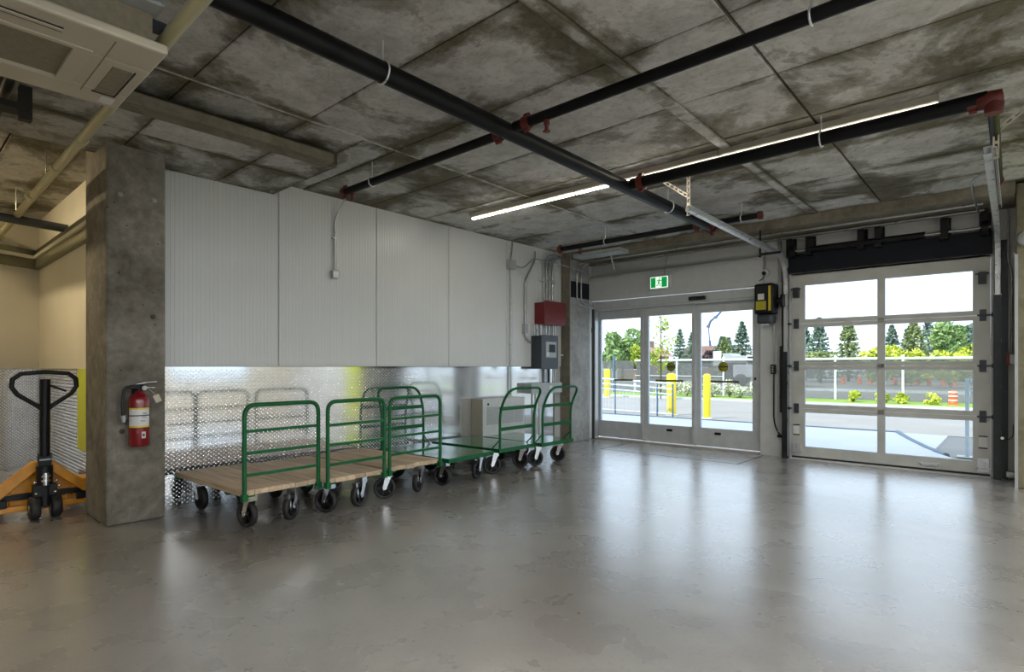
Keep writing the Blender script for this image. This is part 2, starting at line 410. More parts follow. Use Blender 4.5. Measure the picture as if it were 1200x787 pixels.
# soffit, lower by a hand's breadth, over the column
sof = bx('ceiling_soffit', GAPC, None, -5.52, DROP_X, -6.2, DROP_Y, 2.952, 3.075)
tag(sof, 'lowered concrete soffit above the column', None, None, 'structure')
ys2 = [DROP_Y, 2.11, 1.29, .47, -.35, -1.17, -6.2]
for i in range(len(ys2) - 1):
    for x0, x1 in ((-5.52, -4.825), (-4.815, DROP_X)):
        panel('ceiling_board', x0, x1, ys2[i + 1], ys2[i], 2.93, 2.96, sof, CEIL)
bm_ = bx('ceiling_beam', BEAMC, None, -4.355, -4.19, -.6, 2.52, 2.895, 2.972, bevel=.008)
tag(bm_, 'short concrete downstand rib beside the soffit', None, None, 'structure')
for i in range(6):
    panel('ceiling_board', -11.5, -5.53, -1.0 + i * .43, -1.0 + (i + 1) * .43, 3.05, 3.08, ceil, CEIL)
bd = MB().box(-5.52, .0, 7.45, 8.2, 2.94, 3.09).build('ceiling_edge_beam', BEAMC, None, .01)
tag(bd, 'concrete edge beam above the doors', None, None, 'structure')

# ------------------------------------------------------------------ setting: left wall
wl = bx('wall_left', WHITEP, None, -5.80, XL - .03, 1.58, 8.45, 0, 3.1)
tag(wl, 'wall of white ribbed metal panels above diamond plate', None, None, 'structure')
edges = [1.58, 2.70, 3.865, 4.985, 6.10, 6.87, 7.43]
for i in range(len(edges) - 1):
    y0, y1 = edges[i] + .004, edges[i + 1] - .004
    top = 2.932 if i == 0 else 3.05
    pitch, g = .036, .0022
    prof = [(XL - .03, y0), (XL - .006, y0), (XL, y0 + .006)]
    y = y0 + .03
    while y < y1 - .03:
        prof += [(XL, y - .005), (XL - g, y - .002), (XL - g, y + .002), (XL, y + .005)]; y += pitch
    prof += [(XL, y1 - .006), (XL - .006, y1), (XL - .03, y1)]
    if i == 0:
        MB().prism(prof, 'z', 1.225, 2.93).build('wall_panel', SHEET, wl)
    else:
        MB().prism(prof, 'z', 1.225, 3.05).build('wall_panel', SHEET, wl)
# diamond plate
pl = bx('plate_sheet', PLATE, wl, XL - .03, XL + .002, 1.58, 7.24, .0, 1.22)
def lugs(mb, axis, fixed, a0, a1, z0, z1, sgn=1.0, pa=.044, pz=.036):
    na = int((a1 - a0) / (pa / 2)); nz = int((z1 - z0) / (pz / 2))
    L, W, Hh = .0156, .0062, .0038
    vv = []; fs = []
    for i in range(1, na):
        for j in range(1, nz):
            if (i + j) % 2: continue
            a = a0 + i * pa / 2; z = z0 + j * pz / 2
            s_ = 1 if i % 2 else -1
            da, dz = .7071 * L, .7071 * L * s_; ea, ez = -.7071 * W * s_, .7071 * W
            b = len(vv)
            for (p, q, h) in ((a - da, z - dz, 0), (a + ea, z + ez, 0), (a + da, z + dz, 0), (a - ea, z - ez, 0), (a - da * .45, z - dz * .45, Hh), (a + da * .45, z + dz * .45, Hh)):
                vv.append((fixed + sgn * h, p, q) if axis == 'x' else (p, fixed + sgn * h, q))
            fs += [(b, b + 1, b + 4), (b + 1, b + 2, b + 5), (b + 1, b + 5, b + 4), (b + 2, b + 3, b + 5), (b + 3, b, b + 4), (b + 3, b + 4, b + 5)]
    mb.add(vv, fs, True); return mb
lg = lugs(MB(), 'x', XL + .002, 1.58, 7.24, 0, 1.22).build('tread_lugs', LUG, pl); lg['kind'] = 'stuff'
# concrete column
col = MB().box(-5.80, -5.165, 1.178, 1.582, 0, 3.05).build('wall_column', COLC, None, .018)
tag(col, 'square rough concrete column carrying the extinguisher', None, None, 'structure')
for (y, z) in ((1.50, 2.55), (1.27, 2.55), (1.49, 1.62), (1.28, .72)):
    MB().lathe([(.0, .004), (.016, .004), (.02, 0)], (-5.165, y, z), 'x', 10).build('tie_hole', GAPC if z < 2 else PIERC, col)
MB().tube([(-5.515, 1.595, .33), (-5.515, 1.595, 2.9)], .009, 6).build('corner_trim', GALV, col)
# pier at the far end of the wall
pier = MB().box(-5.85, -5.345, 7.43, 7.97, 0, 3.05).build('wall_pier', PIERC, None, .012)
tag(pier, 'pale concrete pier beside the sliding door', None, None, 'structure')
bx('dark_patch', DARKP, pier, -5.35, -5.34, 7.445, 7.965, 2.34, 2.60)
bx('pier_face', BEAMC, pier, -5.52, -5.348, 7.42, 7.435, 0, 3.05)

# ------------------------------------------------------------------ setting: door wall
wb = MB()
wb.box(-2.655, -2.252, 8.2, 8.45, 0, 2.94)                     # between the doors
wb.box(-.205, .7, 8.2, 8.45, 0, 2.94)                          # right of the overhead door
wb.box(-2.252, -.205, 8.2, 8.45, 2.44, 2.94)                   # over the overhead door
wb.box(-5.6, -2.655, 8.245, 8.45, 2.60, 2.94)                   # over the sliding door
wb.box(-5.9, -5.46, 7.97, 8.45, 0, 2.94)
wb.box(-12.0, 6.0, 8.2, 8.45, 2.94, 5.8)
wback = wb.build('wall_back', WHITEP); tag(wback, 'off-white wall holding the sliding door and the overhead door', None, None, 'structure')
fas = bx('trim_1', WHITEP, None, -5.475, -2.60, 8.12, 8.25, 2.335, 2.735, bevel=.006)
tag(fas, 'deep white fascia board above the sliding door', None, None, 'structure')
ops = bx('trim_2', FRAMEG, None, -5.40, -2.655, 8.13, 8.26, 2.19, 2.318, bevel=.006)
tag(ops, 'grey operator header box under the fascia', None, None, 'structure')
bx('lower_lip', FRAMEG, ops, -5.39, -2.655, 8.15, 8.30, 2.165, 2.188)
# white jamb pipe posts at the left of the door
jm = MB().box(-5.455, -5.375, 8.03, 8.13, 0, 2.335).build('trim_3', WHITEP, None, .012)
tag(jm, 'white square jamb post left of the sliding door', None, None, 'structure')
bx('gap_strip', DARKS, jm, -5.372, -5.362, 8.10, 8.14, 0, 2.19); bx('inner_post', ALU, jm, -5.362, -5.335, 8.14, 8.24, 0, 2.19)
bx('latch', BLK, jm, -5.372, -5.358, 8.085, 8.10, 1.80, 1.88)

# the walls that close the room out of sight
wr = MB().box(5.0, 5.2, -6.2, 8.45, 0, .8).box(5.0, 5.2, -6.2, 8.45, 2.75, 3.1)
for y0, y1 in ((-6.2, -4.6), (-2.6, -2.2), (-.2, .2), (2.2, 2.6), (4.6, 5.0), (7.0, 8.45)): wr.box(5.0, 5.2, y0, y1, .8, 2.75)
wro = wr.build('wall_right', CREAM); tag(wro, 'cream side wall with a row of added windows', None, None, 'structure')
for k, (y0, y1) in enumerate(((-4.6, -2.6), (-2.2, -.2), (.2, 2.2), (2.6, 4.6), (5.0, 7.0))):  # windows out of sight, added to let daylight into the room
    wn = empty('window_%d' % (k + 1), (5.1, y0, .8), 'added unseen side window in the cream wall', None, None, 'structure')
    MB().box(5.06, 5.14, y0, y1, .8, .85).box(5.06, 5.14, y0, y1, 2.70, 2.75).box(5.06, 5.14, y0, y0 + .05, .85, 2.70).box(5.06, 5.14, y1 - .05, y1, .85, 2.70).build('window_frame', ALU, wn)
    bx('pane', GLASS, wn, 5.095, 5.105, y0 + .05, y1 - .05, .85, 2.70)
wf = bx('wall_front', WHITEP, None, -11.5, 5.2, -6.4, -6.2, 0, 3.1); tag(wf, 'white wall behind the viewer', None, None, 'structure')
lw = bx('wall_back_lime', LIME, None, .55, 1.75, 8.02, 8.45, 0, 2.94); tag(lw, 'lime green painted wall bay right of the overhead door', None, None, 'structure')
lw2 = bx('wall_back_white', WHITEP, None, 1.75, 5.2, 8.2, 8.45, 0, 2.94); tag(lw2, 'white wall bay beside the lime wall', None, None, 'structure')
cr = MB().box(.005, .50, 7.62, 8.2, 0, 3.06).build('wall_pillar_right', m_concrete('yellow_grey_concrete', (.13, .12, .07), (.20, .18, .11), (.26, .24, .16)), None, .012)
tag(cr, 'yellowish concrete pillar at the right edge', None, None, 'structure')
bx('corner_guard', GREYB, cr, -.006, .02, 7.612, 7.66, 0, 2.35)
# alcove left of the column
an = bx('wall_alcove_right', CREAM, None, -9.6, -5.6, 1.39, 1.6, 0, 3.08); tag(an, 'cream side wall of the alcove above diamond plate', None, None, 'structure')
ap = bx('plate_sheet', PLATE, an, -9.16, -5.81, 1.378, 1.389, .0, 1.20)
lo = lugs(MB(), 'y', 1.378, -9.15, -5.82, .02, 1.2, -1.0).build('tread_lugs', LUG, ap); lo['kind'] = 'stuff'
bx('lime_reflection_panel', LIME, an, -7.05, -5.9, 1.366, 1.376, .40, 1.20)  # lime reflection in the plate, put in as a coloured panel
MB().prism([(1.34, 2.43), (1.39, 2.43), (1.39, 2.68), (1.36, 2.68), (1.34, 2.60)], 'x', -9.15, -5.81).build('ledge_band', OLIVE, an)
bx('ledge_strip', CREAM, an, -9.15, -5.81, 1.315, 1.345, 2.545, 2.585)
dx, dy = .23, -.39; ln = math.hypot(dx, dy); ux, uy = dx / ln, dy / ln
A0 = V(-9.17, 1.39, 0); nx, ny = uy, -ux
def slab(d0, d1, s0, s1, z0, z1):
    pts = [A0 + V(ux, uy, 0) * s + V(-uy, ux, 0) * d for s, d in ((s0, d0), (s1, d0), (s1, d1), (s0, d1))]
    return MB().prism([(p.x, p.y) for p in pts], 'z', z0, z1)
af = slab(-.2, 0, -.3, 5.2, 0, 3.08).build('wall_alcove_end', CREAM); tag(af, 'cream end wall of the alcove', None, None, 'structure')
ep = slab(0, .012, .01, 5.0, 0, 1.2).build('plate_sheet', PLATE, af)
lq = lugs(MB(), 'y', .012, .02, 2.2, .02, 1.19)
lq.v = [tuple(A0 + V(ux, uy, 0) * a + V(-uy, ux, 0) * h + V(0, 0, z)) for a, h, z in lq.v]
lq.build('tread_lugs', LUG, ep)['kind'] = 'stuff'
slab(0, .05, .02, 5.0, 2.43, 2.66).build('ledge_band', OLIVE, af); slab(.05, .075, .03, 5.0, 2.545, 2.585).build('ledge_strip', CREAM, af)
wp = bx('wall_alcove_added_screen', CREAM, None, -11.3, -5.6, -1.45, -1.3, 0, 3.05); tag(wp, 'added unseen cream partition shaping the alcove light', None, None, 'structure')  # added out of sight to shut out hall light and reflect cream
ws = bx('wall_alcove_left', CREAM, None, -11.5, -11.3, -6.2, 1.6, 0, 3.08); tag(ws, 'cream wall closing the alcove', None, None, 'structure')

# threshold mat let into the floor before the sliding door
mt = MB()
for a, b in (((-4.62, 7.20), (-2.60, 7.20)), ((-4.62, 7.20), (-4.62, 8.12)), ((-2.60, 7.20), (-2.60, 8.12))):
    mt.box(min(a[0], b[0]) - .006, max(a[0], b[0]) + .006, min(a[1], b[1]) - .006, max(a[1], b[1]) + .006, -.002, .0015)
mto = mt.build('floor_frame', DARKS); tag(mto, 'thin metal frame let into the floor before the sliding door', None, None, 'structure')
bx('recessed_slab', FLOOR, mto, -4.61, -2.61, 7.21, 8.12, -.001, .0008)
th = bx('door_sill', m_ground('sill_concrete', (.35, .32, .28), (.45, .42, .37)), None, -5.37, -2.66, 8.14, 8.40, 0, .012); th['kind'] = 'structure'
th2 = bx('overhead_door_sill', ROADL, None, -2.25, -.205, 8.12, 8.45, 0, .008); th2['kind'] = 'structure'

# ------------------------------------------------------------------ sliding door
d1 = empty('door_1', (-4.02, 8.3, 0), 'glazed sliding entrance door with three grey-framed leaves', None, None, 'structure')
YD = 8.30
def leaf(x0, x1, gx0, gx1, gt, y0, y1, strip=None, decal=None, knob=None):
    f = MB()
    f.box(x0, gx0, y0, y1, .035, 2.165).box(gx1, x1, y0, y1, .035, 2.165)
    f.box(gx0, gx1, y0, y1, .035, .307).box(gx0, gx1, y0, y1, gt, 2.165)
    o = f.build('leaf_frame', FRAMEG, d1)
    gm = bx('pane', GLASS, o, gx0 - .005, gx1 + .005, (y0 + y1) / 2 - .004, (y0 + y1) / 2 + .004, .302, gt + .005)
    bx('glazing_bead', BLUEST, o, gx0 - .001, gx0 + .012, y0 + .005, y1 - .005, .307, gt)
    if strip:
        m_ = strip[2]; c0, c1 = strip[0], strip[1]
        b_ = MB().box(c0, c1, YD - .012, YD - .004, .985, 1.015); b_.build('push_strip', m_, o)
    if decal:
        q = MB().lathe([(.0, -.007), (.074, -.007), (.074, -.005)], (decal[0], YD, decal[1]), 'y', 28); q.build('round_decal', DECAL, o)
        bx('decal_band', BAR, o, decal[0] - .073, decal[0] + .073, YD - .0095, YD - .0075, decal[1] - .012, decal[1] + .012)
    if knob: bx('floor_lock', BLK, o, knob - .045, knob + .045, y0 - .012, y0, .215, .25)
    return o
leaf(-5.385, -4.47, -5.315, -4.525, 2.02, 8.27, 8.32, (-5.06, -4.70, OLBAR))
leaf(-4.50, -3.60, -4.405, -3.665, 2.03, 8.24, 8.29, (-4.29, -3.83, OLBAR), (-4.03, 1.22), -4.03)
leaf(-3.65, -2.665, -3.555, -2.785, 2.03, 8.27, 8.32, (-3.40, -2.98, BAR), (-3.21, 1.22), -3.28)
bx('side_lock', BLK, d1, -2.755, -2.735, 8.255, 8.27, 1.03, 1.07)
for x in (-4.52, -3.655): bx('meeting_stile', FRAMEG, d1, x, x + .05, 8.21, 8.235, .06, 2.165)
# motion sensor, exit sign
se = empty('motion_sensor', (-3.52, 8.09, 2.175), 'black motion sensor bar on the grey door header', 'sensor')
bx('housing', BLK, se, -3.65, -3.40, 8.07, 8.13, 2.205, 2.262, bevel=.01); bx('lens', DARKS, se, -3.62, -3.52, 8.064, 8.07, 2.215, 2.245)
ex = empty('exit_sign', (-4.09, 8.1, 2.40), 'white exit sign with green running-man pictogram above the sliding door', 'sign')
bx('case', WHITEP, ex, -4.275, -3.915, 8.05, 8.12, 2.405, 2.635, bevel=.012)
bx('face', EXW, ex, -4.255, -3.965, 8.044, 8.052, 2.435, 2.605)
for x0, x1 in ((-4.245, -4.165), (-4.065, -3.975)): bx('green_field', EXG, ex, x0, x1, 8.040, 8.046, 2.443, 2.597)
man = MB()
def seg(a, b, w_):
    a = V(a[0], 0, a[1]); b = V(b[0], 0, b[1]); d = (b - a).normalized(); n = V(-d.z, 0, d.x) * w_
    p = [a - n, b - n, b + n, a + n]; man.add([(q.x, 8.040, q.z) for q in p] + [(q.x, 8.043, q.z) for q in p], [(0, 1, 2, 3), (7, 6, 5, 4), (0, 4, 5, 1), (1, 5, 6, 2), (2, 6, 7, 3), (3, 7, 4, 0)])
man.lathe([(0, -.0035), (.011, -.0035), (.011, 0)], (-4.095, 8.0435, 2.583), 'y', 10)
seg((-4.102, 2.568), (-4.115, 2.515), .011); seg((-4.104, 2.56), (-4.078, 2.54), .005); seg((-4.078, 2.54), (-4.068, 2.552), .005)
seg((-4.108, 2.56), (-4.138, 2.548), .005); seg((-4.138, 2.548), (-4.145, 2.525), .005)
seg((-4.112, 2.515), (-4.086, 2.492), .007); seg((-4.086, 2.492), (-4.092, 2.455), .006); seg((-4.118, 2.515), (-4.126, 2.478), .007); seg((-4.126, 2.478), (-4.152, 2.470), .006)
man.build('running_man', EXG, ex)
MB().tube(fillet([(-4.05, 8.10, 2.635), (-4.05, 8.14, 2.78), (-4.03, 8.16, 2.93)], .05), .006, 6).build('cable', GALVD, ex)

# ------------------------------------------------------------------ overhead sectional door
d2 = empty('door_2', (-1.23, 8.2, 0), 'grey overhead sectional door with eight glazed lights', None, None, 'structure')
rows = [(.159, .622), (.717, 1.19), (1.277, 1.747), (1.841, 2.302)]
secz = [0.03, .668, 1.232, 1.794, 2.466]
cols = [(-2.092, -1.264), (-1.196, -.352)]
for k in range(4):
    z0, z1 = secz[k] + .002, secz[k + 1] - .002; a, b = rows[k]
    f = MB(); y0, y1 = 8.20, 8.245
    f.box(-2.25, cols[0][0], y0, y1, z0, z1).box(cols[0][1], cols[1][0], y0, y1, z0, z1).box(cols[1][1], -.207, y0, y1, z0, z1)
    for c0, c1 in cols: f.box(c0, c1, y0, y1, z0, a).box(c0, c1, y0, y1, b, z1)
    o = f.build('door_section', GDOOR, d2)
    for c0, c1 in cols:
        bx('pane', GLASS, o, c0 - .004, c1 + .004, 8.218, 8.226, a - .004, b + .004)
        MB().box(c0, c0 + .008, 8.203, 8.217, a, b).box(c1 - .008, c1, 8.203, 8.217, a, b).box(c0, c1, 8.203, 8.217, a, a + .008).box(c0, c1, 8.203, 8.217, b - .008, b).build('glazing_bead', BLUEST, o)
    if k < 3:
        for xc, s_ in ((-2.19, -1), (-.27, 1)):
            h = MB().box(xc - .03, xc + .03, 8.186, 8.20, z1 - .065, z1 + .065).cyl((xc - .05, 8.172, z1), (xc + .09 * s_ + (.0), 8.172, z1), .009, 8).box(xc - .02, xc + .02, 8.165, 8.19, z1 - .02, z1 + .02)
            h.cyl((xc + .075 * s_, 8.172, z1), (xc + .10 * s_, 8.172, z1), .022, 12)
            h.build('roller_hinge', CHARC, o)
        MB().box(-1.264, -1.196, 8.19, 8.20, z1 - .03, z1 + .03).cyl((-1.262, 8.188, z1), (-1.198, 8.188, z1), .009, 8).build('centre_hinge', GALVD, o)
bx('bottom_seal', RUB, d2, -2.25, -.207, 8.205, 8.24, .006, .032)
for x in (-2.19, -.27):
    MB().box(x - .05, x + .05, 8.185, 8.20, .05, .20).cyl((x - .07, 8.17, .09), (x + .07, 8.17, .09), .008, 8).cyl((x, 8.17, .15), (x, 8.19, .15), .03, 10).build('bottom_bracket', GALV, d2)
    bx('warning_label', LABELW, d2, x - .035, x + .035, 8.197, 8.2, .33, .43)
    MB().box(x - .04, x + .04, 8.195, 8.2, .44, .452).box(x - .04, x + .04, 8.195, 8.2, .308, .32).build('label_edge', DARKS, d2)
MB().box(-.86, -.66, 8.185, 8.20, .075, .105).box(-.84, -.68, 8.17, 8.188, .065, .095).build('lift_handle', GALV, d2, .006)
for x in (-2.185, -.275):
    MB().box(x - .035, x + .035, 8.13, 8.20, 2.14, 2.27).cyl((x - .06, 8.14, 2.25), (x + .06, 8.14, 2.25), .01, 8).build('top_bracket', TRACKB, d2)
# dark head panel, torsion shaft, spring brackets
hd = empty('overhead_door_header', (-1.23, 8.15, 2.45), 'black header panel with torsion shaft above the overhead door', 'door header')
bx('head_panel', DARKP, hd, -2.27, -.19, 8.12, 8.20, 2.468, 2.715)
MB().cyl((-2.25, 8.05, 2.74), (-.2, 8.05, 2.74), .014, 10).build('shaft', GALVD, hd)
MB().cyl((-2.0, 8.05, 2.74), (-.78, 8.05, 2.74), .036, 14).build('torsion_spring', BLK, hd)
for x in (-2.235, -2.0, -1.42, -1.24, -.60, -.25):
    MB().box(x - .035, x + .035, 8.02, 8.20, 2.66, 2.90).box(x - .05, x + .05, 8.16, 8.2, 2.62, 2.92).build('bearing_bracket', BLK, hd)
for x in (-2.19, -.25): MB().cyl((x - .03, 8.05, 2.74), (x + .03, 8.05, 2.74), .075, 18).build('cable_drum', BLK, hd)

def track(nm, x, lab, side):
    r = empty(nm, (x, 8.14, 0), lab, 'door track', 'overhead door tracks')
    path = fillet([(x, 8.13, .02), (x, 8.13, 2.70), (x, 7.0, 2.69)], .42, 9) + [V(x, 5.10, 2.71)]
    P = [Vector(p) for p in path]
    mb = MB()
    # C-section rail swept along the path
    for i in range(len(P) - 1):
        a, b = P[i], P[i + 1]; t_ = (b - a).normalized(); n = V(1, 0, 0).cross(t_)
        for (h0, h1, q0, q1) in ((-.028, .028, -.026, -.022), (-.028, -.024, -.026, .022), (.024, .028, -.026, .022)):
            c = []
            for p in (a, b):
                for (hh, q) in ((h0, q0), (h1, q0), (h1, q1), (h0, q1)): c.append(p + V(1, 0, 0) * (q * side) + n * hh)
            mb.add(c, [(0, 1, 5, 4), (1, 2, 6, 5), (2, 3, 7, 6), (3, 0, 4, 7), (0, 3, 2, 1), (4, 5, 6, 7)])
    mb.build('rail', GALV, r)
    bx('wall_angle', TRACKB, r, x - .045 - .02, x + .02, 8.165, 8.2, 0, 2.55) if side > 0 else bx('wall_angle', TRACKB, r, x - .03, x + .085, 8.165, 8.2, 0, 2.6)
    MB().box(x - .036, x - .030, 8.08, 8.17, 0, 1.42 if side > 0 else 2.0).box(x - .036, x + .03, 8.076, 8.082, 0, 1.42 if side > 0 else 2.0).build('guard', TRACKB, r)
    MB().box(x - .05 * side, x - .03 * side, 5.14, 7.0, 2.735, 2.741).box(x - .05 * side, x - .046 * side, 5.14, 7.0, 2.70, 2.741).build('stiffener_angle', GALV, r)
    for z in (.5, 1.0, 1.5, 2.0): MB().box(x - .03, x + .03, 8.14, 8.17, z - .02, z + .02).build('track_clip', GALVD, r)
    return r
tl = track('door_track', -2.30, 'silver overhead door track curving up beside the motor', 1)
tr = track('door_track', -.145, 'silver overhead door track beside the yellowish pillar', -1)
def perforated(mb, a, b, w_=.035):
    a, b = Vector(a), Vector(b); d = b - a; n = int(d.length / .05); t_ = d.normalized(); u = t_.cross(V(0, 1, 0))
    u = (u - t_ * u.dot(t_)).normalized(); k = t_.cross(u)
    L = d.length
    for (q0, q1) in ((-w_ / 2, -w_ * .22), (w_ * .22, w_ / 2)):
        c = [a + u * q + k * h + t_ * s for s in (0, L) for q, h in ((q0, 0), (q1, 0), (q1, .004), (q0, .004))]
        mb.add(c, [(0, 1, 2, 3), (4, 7, 6, 5), (0, 4, 5, 1), (1, 5, 6, 2), (2, 6, 7, 3), (3, 7, 4, 0)])
    for i in range(n + 1):
        s = i * .05 * L / (n * .05) if n else 0; e = .011
        c = [a + u * q + k * h + t_ * min(max(s + g, 0), L) for g in (-e, e) for q, h in ((-w_ * .23, 0), (w_ * .23, 0), (w_ * .23, .004), (-w_ * .23, .004))]
        mb.add(c, [(0, 1, 2, 3), (4, 7, 6, 5), (0, 4, 5, 1), (1, 5, 6, 2), (2, 6, 7, 3), (3, 7, 4, 0)])
    return mb
HANG = plain('perforated_angle', (.50, .46, .38), .5, .3, .05)
for rt, x, s_ in ((tl, -2.33, -1), (tr, -.10, 1)):
    perforated(MB(), (x, 5.16, 2.66), (x, 5.16, 3.05)).build('hanger_angle', HANG, rt)
    perforated(MB(), (x, 5.14, 2.84), (x + .27 * s_, 5.14, 3.05)).build('brace_angle', HANG, rt)
MB().box(-2.42, -2.17, 7.42, 7.45, 2.62, 2.65).cyl((-2.41, 7.435, 2.63), (-2.41, 7.435, 2.94), .012, 8).cyl((-2.41, 7.43, 2.62), (-2.41, 7.43, 2.60), .02, 8).build('cross_support', BLK, tl)

# ------------------------------------------------------------------ door opener and its wiring
mo = empty('door_opener', (-2.52, 8.0, 1.8), 'black wall motor with yellow stripe between the two doors', 'motor')
bx('body', BLK, mo, -2.655, -2.40, 7.93, 8.17, 1.93, 2.34, bevel=.03); bx('back_plate', GREYB, mo, -2.62, -2.42, 8.17, 8.2, 1.85, 2.36)
bx('lower_cover', CHARC, mo, -2.63, -2.425, 7.95, 8.15, 1.80, 1.925, bevel=.03)
bx('yellow_stripe', YEL2, mo, -2.465, -2.435, 7.922, 7.932, 1.97, 2.30, bevel=.003)
bx('label_white', LABELW, mo, -2.60, -2.52, 7.925, 7.931, 2.12, 2.20); bx('label_olive', DECAL, mo, -2.625, -2.495, 7.925, 7.931, 1.985, 2.10)
MB().cyl((-2.39, 8.05, 2.10), (-2.31, 8.05, 2.10), .045, 14).cyl((-2.33, 8.05, 2.10), (-2.30, 8.05, 2.10), .09, 18).build('sprocket', BLK, mo)
MB().box(-2.57, -2.49, 8.0, 8.04, 1.785, 1.80).build('tail_light', LABELW, mo)
sk = empty('wall_socket', (-2.60, 8.17, 2.50), 'white round power socket above the black motor', 'socket')
MB().lathe([(.055, 0), (.055, -.045), (.04, -.06), (0, -.06)], (-2.58, 8.2, 2.52), 'y', 16).build('box', WHITEP, sk)
MB().lathe([(.022, -.055), (.025, -.10), (0, -.10)], (-2.58, 8.2, 2.50), 'y', 12).build('plug', BLK, sk)
MB().tube(fillet([(-2.58, 8.11, 2.49), (-2.58, 8.10, 2.43), (-2.66, 8.13, 2.40), (-2.665, 8.15, 2.30), (-2.63, 8.15, 2.28)], .04), .007, 6).build('cord', BLK, sk)
MB().cyl((-2.58, 8.18, 2.57), (-2.58, 8.18, 2.94), .010, 8).build('feed_conduit', GALVD, sk)
pb = empty('push_button_station', (-2.42, 8.17, 1.13), 'small black push-button station on the wall under the motor', 'switch')
bx('box', BLK, pb, -2.50, -2.445, 8.13, 8.20, 1.12, 1.25, bevel=.006)
for z in (1.15, 1.185, 1.22): MB().lathe([(.012, 0), (.012, -.008), (0, -.008)], (-2.472, 8.13, z), 'y', 10).build('button', GREYB, pb)
MB().cyl((-2.472, 8.18, 1.25), (-2.472, 8.18, 1.80), .009, 8).build('upper_conduit', GALVD, pb)
MB().tube(fillet([(-2.472, 8.18, 1.12), (-2.472, 8.18, .50), (-2.44, 8.17, .38), (-2.39, 8.16, .30)], .12), .009, 8).build('loop_cord', BLK, pb)
hc = empty('hoist_chain', (-2.40, 8.1, .3), 'thin hanging hand chain beside the left track', 'chain')
ch = MB()
for xq in (-2.395, -2.375):
    z = .34
    while z < 2.0:
        ch.box(xq - .004, xq + .004, 8.10, 8.108, z, z + .018); z += .026
ch.build('links', GALVD, hc); MB().box(-2.41, -2.35, 8.12, 8.2, .265, .30).build('chain_keeper', BLK, hc)
el_ = empty('emergency_light', (.06, 7.58, 2.45), 'white oval emergency light on the yellowish pillar', 'light')
MB().lathe([(.0, -.10), (.05, -.09), (.075, -.04), (.08, 0)], (.10, 7.62, 2.50), 'y', 18).build('lamp_head', LABELW, el_)
MB().lathe([(.085, -.012), (.09, 0)], (.10, 7.62, 2.50), 'y', 18).build('rim', GREYB, el_)
cl = empty('wall_conduit', (-2.36, 8.18, 0), 'grey conduit pair rising beside the left door track', 'conduit')
for xq in (-2.415, -2.385): MB().cyl((xq, 8.185, 2.36), (xq, 8.185, 2.94), .011, 8).build('pipe', GALVD, cl)
bx('side_strip', TRACKB, cl, -2.40, -2.36, 8.17, 8.2, .6, 1.5)
# right-hand switches
sr = empty('red_switch', (-.03, 8.15, 1.25), 'small red and white switch box beside the right track', 'switch')
bx('red_box', REDB, sr, -.075, -.045, 8.12, 8.2, 1.24, 1.37); bx('white_box', LABELW, sr, -.045, -.004, 8.12, 8.2, 1.25, 1.35)
MB().tube(fillet([(-.03, 8.18, 1.35), (-.03, 8.18, 2.25), (-.06, 8.16, 2.36), (-.06, 8.16, 2.94)], .1), .010, 8).build('conduit', GALVD, sr)
fe = MB().box(-.075, -.004, 8.10, 8.2, .03, .09).build('photo_eye', GALV, None, .006); tag(fe, 'small steel safety photo-eye at the foot of the right track', 'sensor')
lsn = empty('photo_sensor', (-.1, 8.1, .42), 'small silver limit sensor on the right door track', 'sensor')
MB().cyl((-.105, 8.075, .455), (-.105, 8.03, .455), .016, 12).build('sensor_head', CHROME, lsn); MB().tube(fillet([(-.09, 8.05, .45), (-.05, 8.08, .44), (-.02, 8.12, .47), (-.015, 8.15, .60)], .03), .004, 6).build('lead', BLK, lsn)

# ------------------------------------------------------------------ wall equipment by the pier
XW = XL
rb = empty('red_cabinet', (-5.4, 7.05, 1.86), 'long dark red metal cabinet above the charcoal panel', 'cabinet')
bx('body', REDB, rb, XW, -5.33, 6.74, 7.27, 1.87, 2.20); bx('door', REDB, rb, -5.332, -5.318, 6.735, 7.275, 1.865, 2.225, bevel=.006)
cp = empty('control_panel', (-5.4, 6.9, 1.19), 'charcoal wall control panel with a clear window under the red cabinet', 'control panel')
bx('body', CHARC, cp, XW, -5.33, 6.66, 7.07, 1.19, 1.69); bx('door', CHARC, cp, -5.332, -5.315, 6.655, 7.075, 1.185, 1.70, bevel=.006)
bx('window', GREYB, cp, -5.316, -5.311, 6.76, 7.02, 1.36, 1.60); bx('dial_block', BLK, cp, -5.312, -5.306, 6.84, 6.99, 1.44, 1.56); bx('sticker', LABELW, cp, -5.312, -5.307, 6.775, 6.83, 1.38, 1.44)
MB().cyl((-5.33, 7.12, 1.40), (-5.28, 7.16, 1.40), .014, 8).build('latch', GALV, cp)
wy = empty('wireway', (-5.45, 6.95, .8), 'grey metal wireway box low on the wall under the control panel', 'junction box')
bx('body', GREYB, wy, XW, -5.38, 6.50, 7.24, .82, .97); bx('cover', GREYB, wy, -5.382, -5.374, 6.49, 7.25, .815, .975, bevel=.003); bx('tag', LABELW, wy, -5.375, -5.37, 6.92, 7.0, .87, .93)
for k, yy in enumerate((6.94, 7.01, 7.08, 7.15)):
    c = MB().tube(fillet([(-5.49, yy, 2.21), (-5.49, yy, 2.91), (-5.42, yy + .20, 2.985)], .10), .014, 8).build('conduit', GALVD); tag(c, ['leftmost', 'second from the left', 'third from the left', 'rightmost'][k] + ' of the four conduits rising from the red cabinet', 'conduit', 'conduits above the red cabinet')
cs = bx('conduit_strap', GALV, None, XW, -5.475, 6.88, 7.21, 2.54, 2.565); tag(cs, 'steel strut clamping the four conduits to the wall', 'bracket')
